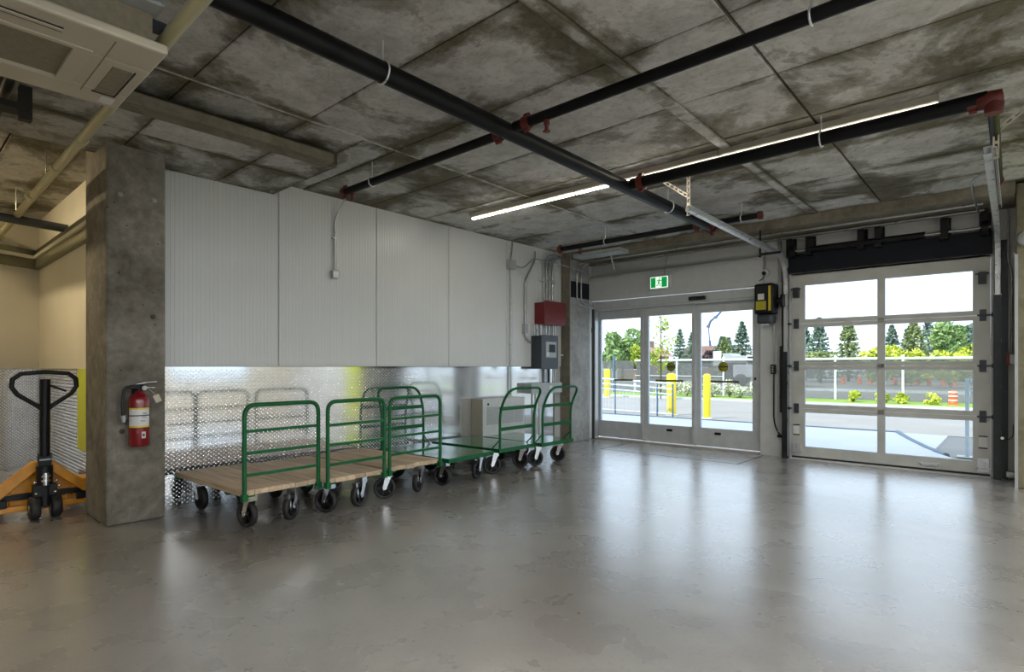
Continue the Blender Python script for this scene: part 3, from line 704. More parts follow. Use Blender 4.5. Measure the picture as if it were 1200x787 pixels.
for k, yy in enumerate((6.66, 6.72, 6.82, 6.95, 7.02)):
    c = MB().cyl((-5.46, yy, 1.70), (-5.46, yy, 1.87), .013, 8).build('conduit_nipple', GALVD); tag(c, ['first', 'second', 'third', 'fourth', 'fifth'][k] + ' short conduit from the left between red cabinet and control panel', 'conduit', 'short conduits under the red cabinet')
for k, yy in enumerate((7.13, 7.18)):
    c = MB().cyl((-5.46, yy, .97), (-5.46, yy, 1.87), .014, 8).build('riser_conduit', GALVD); tag(c, ['left', 'right'][k] + ' riser conduit beside the control panel, reaching the wireway', 'conduit', 'riser conduits beside the control panel')
for k, yy in enumerate((6.72, 6.80)):
    c = MB().cyl((-5.48, yy, .0), (-5.48, yy, .82), .014, 8).build('drop_conduit', GALVD); tag(c, ['left', 'right'][k] + ' conduit dropping from the wireway to the floor', 'conduit', 'conduits under the wireway')
flx = empty('flexible_conduit', (-5.47, 7.06, .97), 'ribbed grey flexible conduit below the control panel', 'conduit')
fm = MB()
for k in range(10): fm.lathe([(.016, 0), (.021, .011), (.016, .022)], (-5.46, 7.02, .97 + k * .022), 'z', 10)
fm.build('ribbed_sleeve', CHARC, flx)
# conduit drops with boxes on the white panels
j1 = empty('conduit_drop', (XW, 3.33, 2.15), 'thin conduit drop ending in a small box on the white panels', 'conduit')
MB().tube(fillet([(-5.36, 3.36, 3.03), (-5.42, 3.36, 2.98), (-5.497, 3.31, 2.80), (-5.497, 3.31, 2.26)], .06), .010, 8).build('pipe', GALVD, j1)
bx('outlet_box', GALVD, j1, XW, -5.46, 3.275, 3.345, 2.17, 2.255, bevel=.006); bx('clip', GALV, j1, XW, -5.485, 3.285, 3.335, 2.60, 2.615)
j2 = empty('conduit_drop', (XW, 6.16, 1.0), 'long conduit drop with a grey box running down to the heater', 'conduit')
bx('pull_box', GREYB, j2, XW, -5.44, 6.10, 6.23, 2.64, 2.77, bevel=.005)
MB().cyl((-5.49, 6.16, .80), (-5.49, 6.16, 2.64), .011, 8).cyl((-5.49, 6.16, 2.77), (-5.49, 6.20, 3.05), .011, 8).build('pipe', GALVD, j2)
MB().tube(fillet([(-5.47, 6.23, 2.70), (-5.47, 6.42, 2.68), (-5.47, 6.66, 2.86), (-5.47, 7.0, 2.87), (-5.32, 7.6, 2.80), (-5.28, 7.9, 2.74)], .08), .010, 8).build('flex_run', GALVD, j2)
j3 = empty('conduit_drop', (XW, 6.55, 1.6), 'bent conduit joining the ceiling to the control panel', 'conduit')
MB().tube(fillet([(-5.49, 6.72, 2.98), (-5.49, 6.72, 2.85), (-5.49, 6.48, 2.52), (-5.49, 6.48, 1.66), (-5.47, 6.60, 1.58)], .08), .013, 8).build('pipe', GALVD, j3); bx('fitting', GREYB, j3, XW, -5.46, 6.45, 6.52, 1.72, 1.86)
for k, (yo, zo) in enumerate(((7.60, 2.24), (7.72, 2.27))):
    c = MB().tube(fillet([(-5.25, yo + .1, 2.92), (-5.33, yo, 2.86), (-5.33, yo, zo), (-5.33, 7.94, zo - .02), (-5.30, 8.06, zo - .03)], .14), .012, 8).build('pier_conduit', GALVD); tag(c, ['left', 'right'][k] + ' silver conduit looping down the concrete pier to the header', 'conduit', 'looping conduits on the pier')
# heater
ht = empty('convector_heater', (-5.41, 5.8, 0), 'white cabinet convector heater with louvred front behind the green carts', 'heater')
bx('cabinet', IVORY, ht, XW + .005, -5.31, 5.39, 6.24, .10, .785); bx('front_panel', WHITEP, ht, -5.312, -5.296, 5.385, 6.245, .10, .79, bevel=.006)
for y0, y1 in ((5.46, 5.72), (5.76, 6.0), (6.02, 6.20)):
    for k in range(14): bx('louvre', GREYB, ht, -5.297, -5.291, y0, y1, .44 + k * .017, .450 + k * .017)
bx('foot', GREYB, ht, XW, -5.34, 5.42, 5.50, 0, .10); bx('foot', GREYB, ht, XW, -5.34, 6.12, 6.20, 0, .10)
bx('thermostat', CHARC, ht, -5.297, -5.29, 5.47, 5.50, .70, .73)

# ------------------------------------------------------------------ ceiling pipes and lights
def coupling(mb, p, ax, r):
    p = Vector(p); a = {'x': V(1, 0, 0), 'y': V(0, 1, 0)}[ax]
    mb.cyl(p - a * .028, p + a * .028, r * 1.28, 14)
    for s_ in (-1, 1):
        q = p + V(0, 0, s_ * r * 1.38); mb.cyl(q - a * .02, q + a * .02, .016, 8)
    return mb
def hanger(p, r, ztop=3.05):
    p = Vector(p); mb = MB(); ring = []
    return p, mb
def sprinkler(mb, p, r):
    p = Vector(p); mb.cyl(p - V(0, 0, r), p - V(0, 0, r + .03), .02, 8); mb.cyl(p - V(0, 0, r + .03), p - V(0, 0, r + .07), .012, 8)
    mb.lathe([(0, 0), (.026, .0), (.026, .003), (0, .003)], tuple(p - V(0, 0, r + .075)), 'z', 12); return mb
ZP = 2.87
mp = empty('main_sprinkler_pipe', (-2.62, 4, ZP), 'thick black main sprinkler pipe running across the ceiling to the doors', 'pipe')
RM, RB = .058, .034
MB().cyl((-2.60, -5.8, ZP), (-2.69, 6.62, ZP), RM, 18).build('pipe', BLKP, mp)
def add_hanger(par, p, r, ax):
    p = Vector(p); a = V(1, 0, 0) if ax == 'y' else V(0, 1, 0)
    ring = [p + (a * math.cos(q) + V(0, 0, 1) * math.sin(q)) * (r + .006) for q in [2 * math.pi * k / 16 for k in range(16)]]
    MB().tube(ring + [ring[0]], .006, 6).cyl(p + V(0, 0, r + .006), (p.x, p.y, 3.05), .006, 6).build('hanger', GALV, par)
for y in (1.9, 5.45): add_hanger(mp, (-2.60 - .09 * (y + 5.8) / 12.4, y, ZP), RM, 'y')
coupling(MB(), (-2.69, 6.60, ZP), 'y', RM).build('coupling', REDF, mp)
def branch(lab, x0, x1, y, ends, heads, hang, r=RB, cap=None, ZP=ZP):
    b = empty('branch_sprinkler_pipe', ((x0 + x1) / 2, y, ZP), lab, 'pipe', 'sprinkler branch pipes')
    MB().cyl((x0, y, ZP), (x1, y, ZP), r, 14).build('pipe', BLKP, b)
    for x in ends: coupling(MB(), (x, y, ZP), 'x', r).build('coupling', REDF, b)
    for x in heads: sprinkler(MB(), (x, y, ZP), r).build('sprinkler_head', REDF, b)
    for x in hang: add_hanger(b, (x, y, ZP), r, 'x')
    if cap: MB().cyl((cap - .02, y, ZP), (cap + .02, y, ZP), r * 1.35, 14).build('end_cap', REDF, b)
    return b
branch('short black branch pipe ending above the small wall outlet box', -4.76, -2.70, 2.965, (-4.74, -2.76), (-4.62,), (-4.30,))
branch('black branch pipe crossing the upper right ceiling', -2.58, 4.5, 2.935, (-2.47,), (-2.30,), (-.72, 2.0))
branch('black branch pipe running just below the lit strip light', -2.62, -.13, 4.59, (-2.52,), (), (-1.06,), r=.050, ZP=2.88)
branch('black branch pipe hanging before the concrete edge beam', -4.80, -2.08, 6.42, (-4.79, -2.80, -2.62), (-4.45,), (-4.05, -2.28), cap=-2.08)
rd = empty('sprinkler_riser', (-.10, 4.59, 2.6), 'red elbow fitting with a black drop pipe beside the right door track', 'pipe')
MB().lathe([(.0, -.07), (.05, -.06), (.055, 0), (.05, .06), (0, .07)], (-.12, 4.59, ZP), 'x', 14).lathe([(.045, 0), (.052, -.03), (.045, -.09)], (-.10, 4.59, ZP), 'z', 14).build('elbow', REDF, rd)
coupling(MB(), (-.20, 4.59, ZP), 'x', RB).build('coupling', REDF, rd)
MB().tube(fillet([(-.10, 4.62, ZP), (-.105, 4.65, ZP - .03), (-.11, 6.6, ZP - .02)], .04), .03, 12).build('drop_pipe', BLKP, rd)
coupling(MB(), (-.11, 6.55, ZP - .02), 'y', .03).build('end_coupling', REDF, rd)
ec = empty('ceiling_conduit', (-1.0, 4.75, 3.0), 'thin silver conduit running along the strip light to the right track', 'conduit')
MB().tube([(-2.2, 4.74, 2.90), (-.2, 4.74, 2.90)], .010, 8).build('pipe', GALV, ec)
MB().tube(fillet([(-.12, 6.4, 2.95), (-.30, 6.6, 2.90), (-.30, 7.2, 2.86), (-.30, 7.9, 2.88)], .1), .010, 8).build('bent_pipe', GALVD, ec)
for k, (y, z) in enumerate(((7.62, 2.905), (7.95, 2.91))):
    c = MB().cyl((-5.2, y, z), (-.25, y, z), .013, 8).build('beam_conduit', GALVD); tag(c, ['long thin conduit at the front of the concrete edge beam', 'long thin conduit close to the door wall under the edge beam'][k], 'conduit', 'conduits under the edge beam')
uh = empty('ceiling_tray', (-4.6, 7.1, 2.85), 'flat grey metal box hung under the far branch pipe', 'junction box')
bx('tray', GREYB, uh, -4.95, -4.15, 6.95, 7.20, 2.85, 2.90); MB().tube(fillet([(-4.45, 7.2, 2.87), (-4.55, 7.45, 2.70), (-4.62, 7.7, 2.70)], .06), .013, 8).build('flex', GALVD, uh)
MB().cyl((-4.55, 7.08, 2.9), (-4.55, 7.08, 3.05), .006, 6).build('rod', GALVD, uh)

def strip(lab, x0, x1, y, cat='light', along='x', mat=LED, z=3.045, n=2):
    s_ = empty('strip_light', ((x0 + x1) / 2, y, z), lab, cat, 'ceiling strip lights')
    L = (x1 - x0) / n
    for k in range(n):
        a, b = x0 + k * L + .004, x0 + (k + 1) * L - .004
        MB().prism([(y - .050, z), (y + .050, z), (y + .045, z - .045), (y + .026, z - .052), (y - .026, z - .052), (y - .045, z - .045)], 'x', a, b).build('housing', HOUSING, s_)
        MB().prism([(y - .017, z - .0525), (y + .017, z - .0525), (y + .013, z - .064), (y - .013, z - .064)], 'x', a + .01, b - .01).build('diffuser', mat, s_)
    return s_
strip('long lit strip light crossing the ceiling above the main pipe', -4.87, -.38, 4.77, n=3)
def fill_light(lab, x, y):  # unseen lamps, added to brighten the hall
    """wide fill lamp added under the ceiling, 2.4 m long"""
    s_ = empty('added_fill_light', (x, y, 3.04), lab, 'light', 'added fill lights')
    bx('tray', HOUSING, s_, x - 1.2, x + 1.2, y - .17, y + .17, 2.985, 3.03)
    MB().prism([(y - .16, 2.985), (y + .16, 2.985), (y + .12, 2.94), (y - .12, 2.94)], 'x', x - 1.19, x + 1.19).build('diffuser', FILL, s_)
    ld = bpy.data.lights.new('lamp', 'AREA'); ld.shape = 'RECTANGLE'; ld.size = 2.36; ld.size_y = .24; ld.energy = FILL_WATTS; ld.color = (.98, .99, 1.0)
    lo_ = bpy.data.objects.new('lamp', ld); COL.objects.link(lo_); lo_.parent = s_; lo_.location = (0, 0, -.103)
for x, y, lab in ((1.25, 1.6, 'added fill light right of the viewer'), (3.7, 4.6, 'added fill light near the lime wall'), (2.4, 6.7, 'added fill light just before the lime wall'),
                  (1.25, -1.2, 'added fill light just behind the viewer'), (1.6, -3.8, 'added fill light in the rear of the hall'),
                  (3.75, -1.2, 'added fill light by the rear side windows'), (3.75, 1.6, 'added fill light beside the side windows')):
    fill_light(lab, x, y)
strip('warm strip light inside the alcove', -8.2, -6.0, .1, mat=LEDW)

# ------------------------------------------------------------------ air cassette and pipes at upper left
cs_ = empty('ceiling_cassette', (-3.26, .3, 2.6), 'ivory ceiling air-conditioning cassette at the upper left corner', 'air conditioner')
zc = 2.62
X0, X1, Y0, Y1 = -3.67, -2.85, -.85, .885
bx('body', IVORYD, cs_, X0 + .05, X1 - .05, Y0 + .05, Y1 - .05, zc + .04, 2.93)
def ring(mb, x0, x1, y0, y1, a0, a1, b0, b1, z0, z1):
    mb.box(x0, a0, y0, y1, z0, z1).box(a1, x1, y0, y1, z0, z1).box(a0, a1, y0, b0, z0, z1).box(a0, a1, b1, y1, z0, z1); return mb
pn = MB(); ring(pn, X0, X1, Y0, Y1, X0 + .20, X1 - .24, Y0 + .3, Y1 - .30, zc, zc + .045)
pn.build('panel', IVORY, cs_, .012)
bx('grille', IVORYD, cs_, X0 + .20, X1 - .24, Y0 + .3, Y1 - .30, zc + .012, zc + .03)
ring(MB(), X0 + .17, X1 - .21, Y0 + .27, Y1 - .235, X0 + .20, X1 - .24, Y0 + .3, Y1 - .30, zc - .006, zc + .01).build('grille_frame', IVORY, cs_, .003)
bx('slot', DARKS, cs_, X1 - .135, X1 - .115, Y0 + .2, Y1 - .36, zc - .003, zc + .005); bx('slot', DARKS, cs_, X1 - .100, X1 - .092, Y0 + .2, Y1 - .36, zc - .003, zc + .005)
bx('slot_vane', IVORY, cs_, X1 - .118, X1 - .100, Y0 + .2, Y1 - .36, zc - .008, zc)
bx('end_louvre', IVORYD, cs_, X0 + .18, X1 - .30, Y1 - .14, Y1 - .06, zc - .004, zc + .004, bevel=.002)
MB().box(X0 + .17, X0 + .18, Y1 - .15, Y1 - .05, zc - .006, zc).box(X0 + .17, X1 - .29, Y1 - .055, Y1 - .05, zc - .006, zc).build('louvre_edge', DARKS, cs_)
bx('cover_seam', IVORYD, cs_, X0 + .14, X1 - .05, Y1 - .19, Y1 - .186, zc - .002, zc + .002)
bx('badge', LABELW, cs_, X0 + .05, X0 + .13, Y1 - .10, Y1 - .04, zc - .003, zc + .002)
pw = empty('white_pipe', (-5.4, .95, 2.75), 'glossy white plastic pipe running past the cassette into the alcove', 'pipe')
MB().cyl((4.6, .84, 2.78), (-8.9, .98, 2.74), .032, 16).build('pipe', PVC, pw)
for x in (-4.75, -5.55, -6.6): MB().cyl((x - .05, .94, 2.752), (x + .05, .94, 2.752), .038, 16).build('socket', PVC, pw)
for x in (-6.1, -7.6): MB().cyl((x, .97, 2.77), (x, .97, 3.05), .005, 6).build('rod', GALVD, pw)
MB().cyl((-8.9, .98, 2.74), (-8.95, .98, 2.74), .05, 16).build('elbow', PVC, pw)
bp = empty('black_duct_pipe', (-4.6, .3, 2.75), 'dark insulated pipes with a clamp below the cassette', 'pipe')
MB().cyl((-3.72, .36, 2.80), (-8.2, .45, 2.80), .045, 12).build('pipe', BLK, bp); MB().cyl((-3.72, .50, 2.84), (-8.0, .58, 2.84), .03, 12).build('pipe', BLK, bp)
MB().box(-4.52, -4.40, .30, .62, 2.74, 2.78).box(-4.49, -4.43, .28, .34, 2.74, 2.9).box(-4.49, -4.43, .58, .64, 2.70, 2.9).build('clamp', DARKS, bp)
gb = empty('steel_tube', (-7.6, .9, 2.6), 'grey steel tube crossing the alcove under the ceiling', 'beam')
MB().tube([(-7.62, 1.39, 2.70), (-7.30, .0, 2.70)], .045, 12).build('tube', CHARC, gb)
sd_ = empty('duct_bracket', (-2.6, .62, 2.9), 'grey sheet-metal duct piece behind the cassette', 'duct')
bx('box', GREYB, sd_, -2.97, -2.80, .64, .86, 2.80, 3.05, bevel=.01); bx('seam', CHARC, sd_, -2.978, -2.97, .72, .725, 2.80, 3.04); bx('clamp', CHARC, sd_, -2.99, -2.93, .82, .90, 2.765, 2.80)
# ------------------------------------------------------------------ fire extinguisher
fx = empty('fire_extinguisher', (-5.08, 1.37, .6), 'red fire extinguisher with white label hung on the concrete column', 'fire extinguisher')
cxx, cyy = -5.075, 1.37
MB().lathe([(0, .607), (.062, .607), (.070, .618), (.070, .965), (.060, .995), (.035, 1.015), (.026, 1.02), (.026, 1.035), (0, 1.035)], (cxx, cyy, 0), 'z', 24).build('cylinder', REDX, fx)
def band(z0, z1, r, mat, nm, a0=-1.15, a1=1.15):
    mb = MB(); n = 14; vv = []
    for z in (z0, z1):
        for k in range(n + 1):
            a = a0 + (a1 - a0) * k / n - .22; vv.append((cxx + r * math.cos(a), cyy + r * math.sin(a), z))
    mb.add(vv, [(k, k + 1, n + 2 + k, n + 1 + k) for k in range(n)], True); return mb.build(nm, mat, fx)
band(.762, .902, .0712, LABELW, 'label'); band(.755, .768, .0716, LABELY, 'label_edge'); band(.892, .905, .0716, LABELY, 'label_edge'); band(.842, .850, .0718, BLK, 'strap', -1.6, 1.6)
for k in range(3): band(.80 + k * .028, .812 + k * .028, .0719, GREYB, 'label_print', .1 + .1 * k, .55 + .1 * k)
band(.672, .722, .0712, LABELW, 'sticker', .20, .60); band(.686, .708, .0716, REDB, 'sticker_mark', .28, .50)
MB().cyl((cxx, cyy, 1.03), (cxx, cyy, 1.085), .02, 10).box(cxx - .015, cxx + .015, cyy - .055, cyy + .03, 1.05, 1.08).build('valve', BLK, fx)
MB().tube([(cxx, cyy - .02, 1.085), (cxx, cyy + .06, 1.10), (cxx, cyy + .12, 1.102)], .008, 8).tube([(cxx, cyy + .01, 1.06), (cxx, cyy + .11, 1.055)], .007, 8).build('lever', CHROME, fx)
MB().lathe([(.018, 0), (.018, .012), (0, .012)], (cxx + .02, cyy + .03, 1.055), 'x', 12).build('gauge', LABELW, fx)
MB().tube(fillet([(cxx, cyy - .04, 1.065), (cxx + .01, cyy - .10, 1.06), (cxx + .01, cyy - .115, .95), (cxx + .01, cyy - .105, .82), (cxx + .02, cyy - .08, .80)], .05), .012, 10).build('hose', RUB, fx)
MB().cyl((cxx + .01, cyy - .108, .85), (cxx + .01, cyy - .10, .80), .017, 10).build('nozzle', GREYB, fx)
MB().box(-.0015, .0015, -.022, .022, -.06, .0, Matrix.Translation((cxx + .045, cyy + .10, 1.0)) @ Matrix.Rotation(.4, 4, 'X')).tube([(cxx + .02, cyy + .05, 1.06), (cxx + .045, cyy + .10, 1.0)], .002, 4).build('paper_tag', IVORY, fx)
bx('bracket', BLK, fx, -5.165, -5.14, 1.34, 1.40, .70, 1.06)

# ------------------------------------------------------------------ pallet jack
pj = empty('pallet_jack', (-5.85, .93, 0), 'orange pallet jack with black loop handle parked left of the column', 'pallet jack')
yc = .925
def tri(mb, pts, x0, x1): return mb.prism(pts, 'x', x0, x1)
for s_ in (-1, 1):
    MB().prism([(yc + s_ * q, z) for q, z in ((.0, .445), (.065, .445), (.345, .195), (.345, .075), (.275, .075), (.275, .16), (.035, .375), (.0, .375))], 'x', -6.05, -5.95).build('apron_beam', ORANGE, pj, .008)
    bx('fork_heel', ORANGE, pj, -6.30, -6.06, yc + s_ * .29 - .065, yc + s_ * .29 + .075, .12, .255, bevel=.012)
MB().prism([(yc - .04, .38), (yc + .04, .38), (yc + .27, .165), (yc + .27, .10), (yc - .27, .10), (yc - .27, .165)], 'x', -6.10, -6.06).build('apron_plate', ORANGE, pj)
bx('cross_bar', ORANGE, pj, -6.02, -5.975, yc - .335, yc + .335, .055, .105, bevel=.008)
bx('axle_bar', BLK, pj, -6.045, -6.01, yc - .275, yc + .275, .145, .19)
for s_ in (-1, 1):
    MB().box(-7.15, -6.02, yc + s_ * .265 - .08, yc + s_ * .265 + .08, .14, .20).box(-7.15, -6.02, yc + s_ * .265 - .08, yc + s_ * .265 - .07, .08, .14).box(-7.15, -6.02, yc + s_ * .265 + .07, yc + s_ * .265 + .08, .08, .14).build('fork', ORANGE, pj, .012)
    MB().lathe([(.012, -.03), (.04, -.03), (.04, .03), (.012, .03)], (-7.0, yc + s_ * .265, .041), 'y', 16).build('load_wheel', RUB, pj)
    wo = MB().lathe([(.03, -.033), (.082, -.033), (.092, -.024), (.092, .024), (.082, .033), (.03, .033)], (-5.86, yc + s_ * .068, .092), 'y', 24).build('steer_wheel', RUB, pj)
    MB().lathe([(0, -.035), (.03, -.035), (.03, .035), (0, .035)], (-5.86, yc + s_ * .068, .092), 'y', 12).build('hub', CHROME, wo)
    MB().box(-5.97, -5.945, yc + s_ * .255 - .035, yc + s_ * .255 + .035, .10, .165).build('link_block', BLK, pj, .008)
pm_ = MB().cyl((-5.88, yc, .10), (-5.88, yc, .42), .055, 16).box(-5.93, -5.83, yc - .075, yc + .075, .185, .27); pm_.build('pump', BLK, pj)
MB().cyl((-5.825, yc, .27), (-5.825, yc, .37), .020, 12).cyl((-5.825, yc, .30), (-5.825, yc, .315), .032, 12).cyl((-5.825, yc, .335), (-5.825, yc, .35), .030, 12).build('spring', CHROME, pj)
for dy_, z in ((-.07, .30), (.07, .30), (-.06, .21), (.06, .21), (.085, .255)): MB().lathe([(.011, 0), (.011, .012), (0, .012)], (-5.83, yc + dy_, z), 'x', 8).build('bolt', CHROME, pj)
MB().box(-5.90, -5.86, yc - .042, yc + .042, .40, .52).tube([(-5.88, yc, .50), (-5.86, yc, 1.12)], .036, 12).build('tiller', BLK, pj)
loop = [(.0, .86), (-.045, .905), (-.17, 1.0), (-.205, 1.06), (-.20, 1.12), (-.15, 1.165), (0, 1.178), (.15, 1.165), (.20, 1.12), (.205, 1.06), (.17, 1.0), (.045, .905), (.0, .86)]
MB().tube([(-5.86, yc + a, z) for a, z in loop], .017, 10).build('loop_handle', BLK, pj)
MB().tube([(-5.845, yc + .03, 1.07), (-5.83, yc + .09, 1.04), (-5.83, yc + .13, 1.02)], .009, 8).build('release_lever', BLK, pj)
bx('decal', GREYB, pj, -5.842, -5.838, yc - .018, yc + .018, 1.0, 1.06); bx('label', GREYB, pj, -5.858, -5.85, yc - .035, yc + .035, .465, .478)
sp_ = empty('drain_cap', (-8.3, .83, 0), 'small dark floor cap in the alcove behind the jack', 'floor cap')
MB().lathe([(.09, 0), (.09, .012), (.03, .02), (.03, .05), (0, .055)], (-7.75, .72, 0), 'z', 14).build('cap', CHARC, sp_)

# ------------------------------------------------------------------ carts
def make_wheel(mb_r=.1, w_=.044):
    t = MB().lathe([(.074, -w_ / 2), (.094, -w_ / 2), (.10, -w_ / 3), (.10, w_ / 3), (.094, w_ / 2), (.074, w_ / 2), (.074, -w_ / 2)], (0, 0, 0), 'y', 28)
    h = MB().lathe([(0, -.03), (.024, -.03), (.024, .03), (0, .03)], (0, 0, 0), 'y', 14)
    for k in range(5):
        a = 2 * math.pi * k / 5; h.box(.018, .078, -.012, .012, -.009, .009, Matrix.Rotation(a, 4, 'Y'))
    return t, h
TY, HB = make_wheel()
def caster(par, x, y, rz, ztop, brake=False):
    """fork with wheel; local to the cart"""
    M = Matrix.Translation((x, y, 0)) @ Matrix.Rotation(rz, 4, 'Z')
    off = .035
    fk = MB()
    fk.box(-.055, .055, -.05, .05, ztop - .008, ztop, M)
    fk.box(-.035 , .035, -.035, .035, .214, ztop - .006, M)
    for s_ in (-1, 1):
        p = [M @ V(*q) for q in ((-.028, s_ * .03, .218), (.028, s_ * .03, .218), (.055, s_ * .03, .10), (.045, s_ * .03, .082), (.022, s_ * .03, .088))]
        p2 = [M @ V(*q) for q in ((-.028, s_ * .035, .218), (.028, s_ * .035, .218), (.055, s_ * .035, .10), (.045, s_ * .035, .082), (.022, s_ * .035, .088))]
        n = 5; fk.add(p + p2, [tuple(range(n)), tuple(range(2 * n - 1, n - 1, -1))] + [(i, (i + 1) % n, n + (i + 1) % n, n + i) for i in range(n)])
    fk.box(-.036, .036, -.036, .036, .205, .219, M)
    fk.tube([M @ V(off, -.042, .10), M @ V(off, .042, .10)], .010, 8)
    if brake: fk.box(.03, .05, -.02, .02, .10, .23, M @ Matrix.Rotation(.25, 4, 'Y'))
    f = fk.build('caster', CHROME, par, local=True)
    c = M @ V(off, 0, .10); R = Matrix.Rotation(rz, 4, 'Z')
    for mb, nm, mat in ((TY, 'wheel', RUB), (HB, 'wheel_hub', BLK)):
        q = MB(); q.v = [tuple(R @ Vector(v) + c) for v in mb.v]; q.f = list(mb.f); q.sm = list(mb.sm); q.mi = [0] * len(mb.f)
        q.build(nm, mat, f, local=True)
    return f
def handle_path(hx, hw, zt, lean, rad):
    # inverted U in the local YZ plane at x = hx; upper part leans outwards by `lean`
    zb = .25
    if lean == 0:
        pts = [(hx, -hw, zb), (hx, -hw, zt - .12), (hx, -hw + .02, zt - .03), (hx, -hw + .10, zt), (hx, hw - .10, zt), (hx, hw - .02, zt - .03), (hx, hw, zt - .12), (hx, hw, zb)]
        return fillet([(hx, -hw, zb), (hx, -hw, zt), (hx, hw, zt), (hx, hw, zb)], rad, 7)
    zk = .735
    return fillet([(hx, -hw, zb), (hx, -hw, zk), (hx + lean, -hw, zt), (hx + lean, hw, zt), (hx, hw, zk), (hx, hw, zb)], rad, 6)
def wood_cart(lab, loc, rz, rots, L=1.22, W=.62, seed=0):
    rnd = random.Random(seed)
    r = empty('platform_cart', loc, lab, 'cart', 'hand carts along the wall'); r.rotation_euler = (0, 0, rz)
    x0, x1 = -L, 0.0; zt, zb = .316, .280
    n = 6; e = -W / 2
    ws_ = [rnd.uniform(.85, 1.2) for _ in range(n)]; k = W / sum(ws_)
    for i in range(n):
        y0 = e; y1 = e + ws_[i] * k; e = y1
        MB().box(x0 + rnd.uniform(0, .008), x1 - rnd.uniform(0, .010), y0 + .0012, y1 - .0012, zb + rnd.uniform(-.006, .0), zt + rnd.uniform(-.0015, .0015)).build('plank', WOOD, r, .003, local=True)
    fr = MB().box(x0 + .02, x1 - .01, -W / 2 + .06, -W / 2 + .10, .264, .279).box(x0 + .02, x1 - .01, W / 2 - .10, W / 2 - .06, .264, .279).box(x1 - .30, x1 - .26, -W / 2 + .01, W / 2 - .01, .252, .277).box(x0 + .02, x0 + .06, -W / 2, W / 2, .256, .279)
    fr.build('deck_frame', GREEN, r, local=True)
    hw = W / 2 - .012
    h = MB().tube(handle_path(.012, hw, .94, 0, .085), .0165, 10).build('handle', GREEN, r, local=True)
    for z in (.75, .59, .43): MB().box(.002, .022, -hw, hw, z - .011, z + .011).build('crossbar', GREEN, h, local=True)
    for s_ in (-1, 1): MB().box(-.012, .030, s_ * hw - .02, s_ * hw + .02, .244, .292).build('socket', GREEN, h, local=True)
    for (x, s_, a, b) in ((x1 - .15, -1, rots[0], 0), (x1 - .15, 1, rots[1], 1), (x0 + .16, -1, 0, 0), (x0 + .16, 1, 0, 0)):
        caster(r, x, s_ * (W / 2 - .135), a, .264, b)
    return r
def steel_cart(lab, loc, rz, front, rots, L=1.10, W=.70, back=False):
    r = empty('platform_cart', loc, lab, 'cart', 'hand carts along the wall'); r.rotation_euler = (0, 0, rz)
    x0, x1 = -L, 0.0
    MB().box(x0, x1, -W / 2, W / 2, .294, .299).build('deck', GREEND, r, local=True)
    MB().box(x1 - .004, x1, -W / 2, W / 2, .255, .299).box(x0, x0 + .004, -W / 2, W / 2, .255, .299).box(x0, x1, -W / 2, -W / 2 + .004, .255, .299).box(x0, x1, W / 2 - .004, W / 2, .255, .299).box(x0 + .1, x0 + .2, -W / 2, W / 2, .262, .292).box(x1 - .2, x1 - .1, -W / 2, W / 2, .262, .292).build('deck_rim', GREEN, r, local=True)
    hw = W / 2 - .035; s = 1 if not back else -1; hx = -.02 if not back else -L + .02
    h = MB().tube(handle_path(hx, hw, .975, (.135 if not back else .10) * s, .13), .0150, 10).build('handle', GREEN, r, local=True)
    for z in (.745, .515): MB().box(hx - .006, hx + .006, -hw, hw, z - .02, z + .02).build('crossbar', GREEN, h, local=True)
    for s_ in (-1, 1): MB().tube([(hx, s_ * hw, .40), (hx - .11 * s, s_ * hw, .30)], .008, 6).build('stay_rod', GREEN, h, local=True)
    for (x, s_, a) in ((x1 - .14, -1, rots[0]), (x1 - .14, 1, rots[1]), (x0 + .16, -1, .3), (x0 + .16, 1, .2)):
        caster(r, x, s_ * (W / 2 - .09), a, .263)
    return r
HX = -4.20
wood_cart('wooden platform cart with green handle nearest the concrete column', (HX, 2.085, 0), .04, (-2.95, -1.05), seed=3)
wood_cart('wooden platform cart between the other two wooden carts', (HX + .05, 2.705, 0), .05, (-2.75, -1.25), W=.59, seed=5)
wood_cart('wooden platform cart next to the first green steel cart', (HX - .02, 3.385, 0), .07, (-2.2, -1.15), W=.66, seed=9)
steel_cart('green steel cart with its handle against the wall', (HX - .05, 4.165, 0), .06, True, (-2.95, -1.35), back=True)
steel_cart('green steel cart in front of the white heater', (HX - .12, 4.99, 0), .04, True, (-2.2, -2.65))
steel_cart('farthest green steel cart, nearest the concrete pier', (HX - .06, 5.67, 0), -.01, True, (-2.1, -2.6), W=.64, L=1.0)

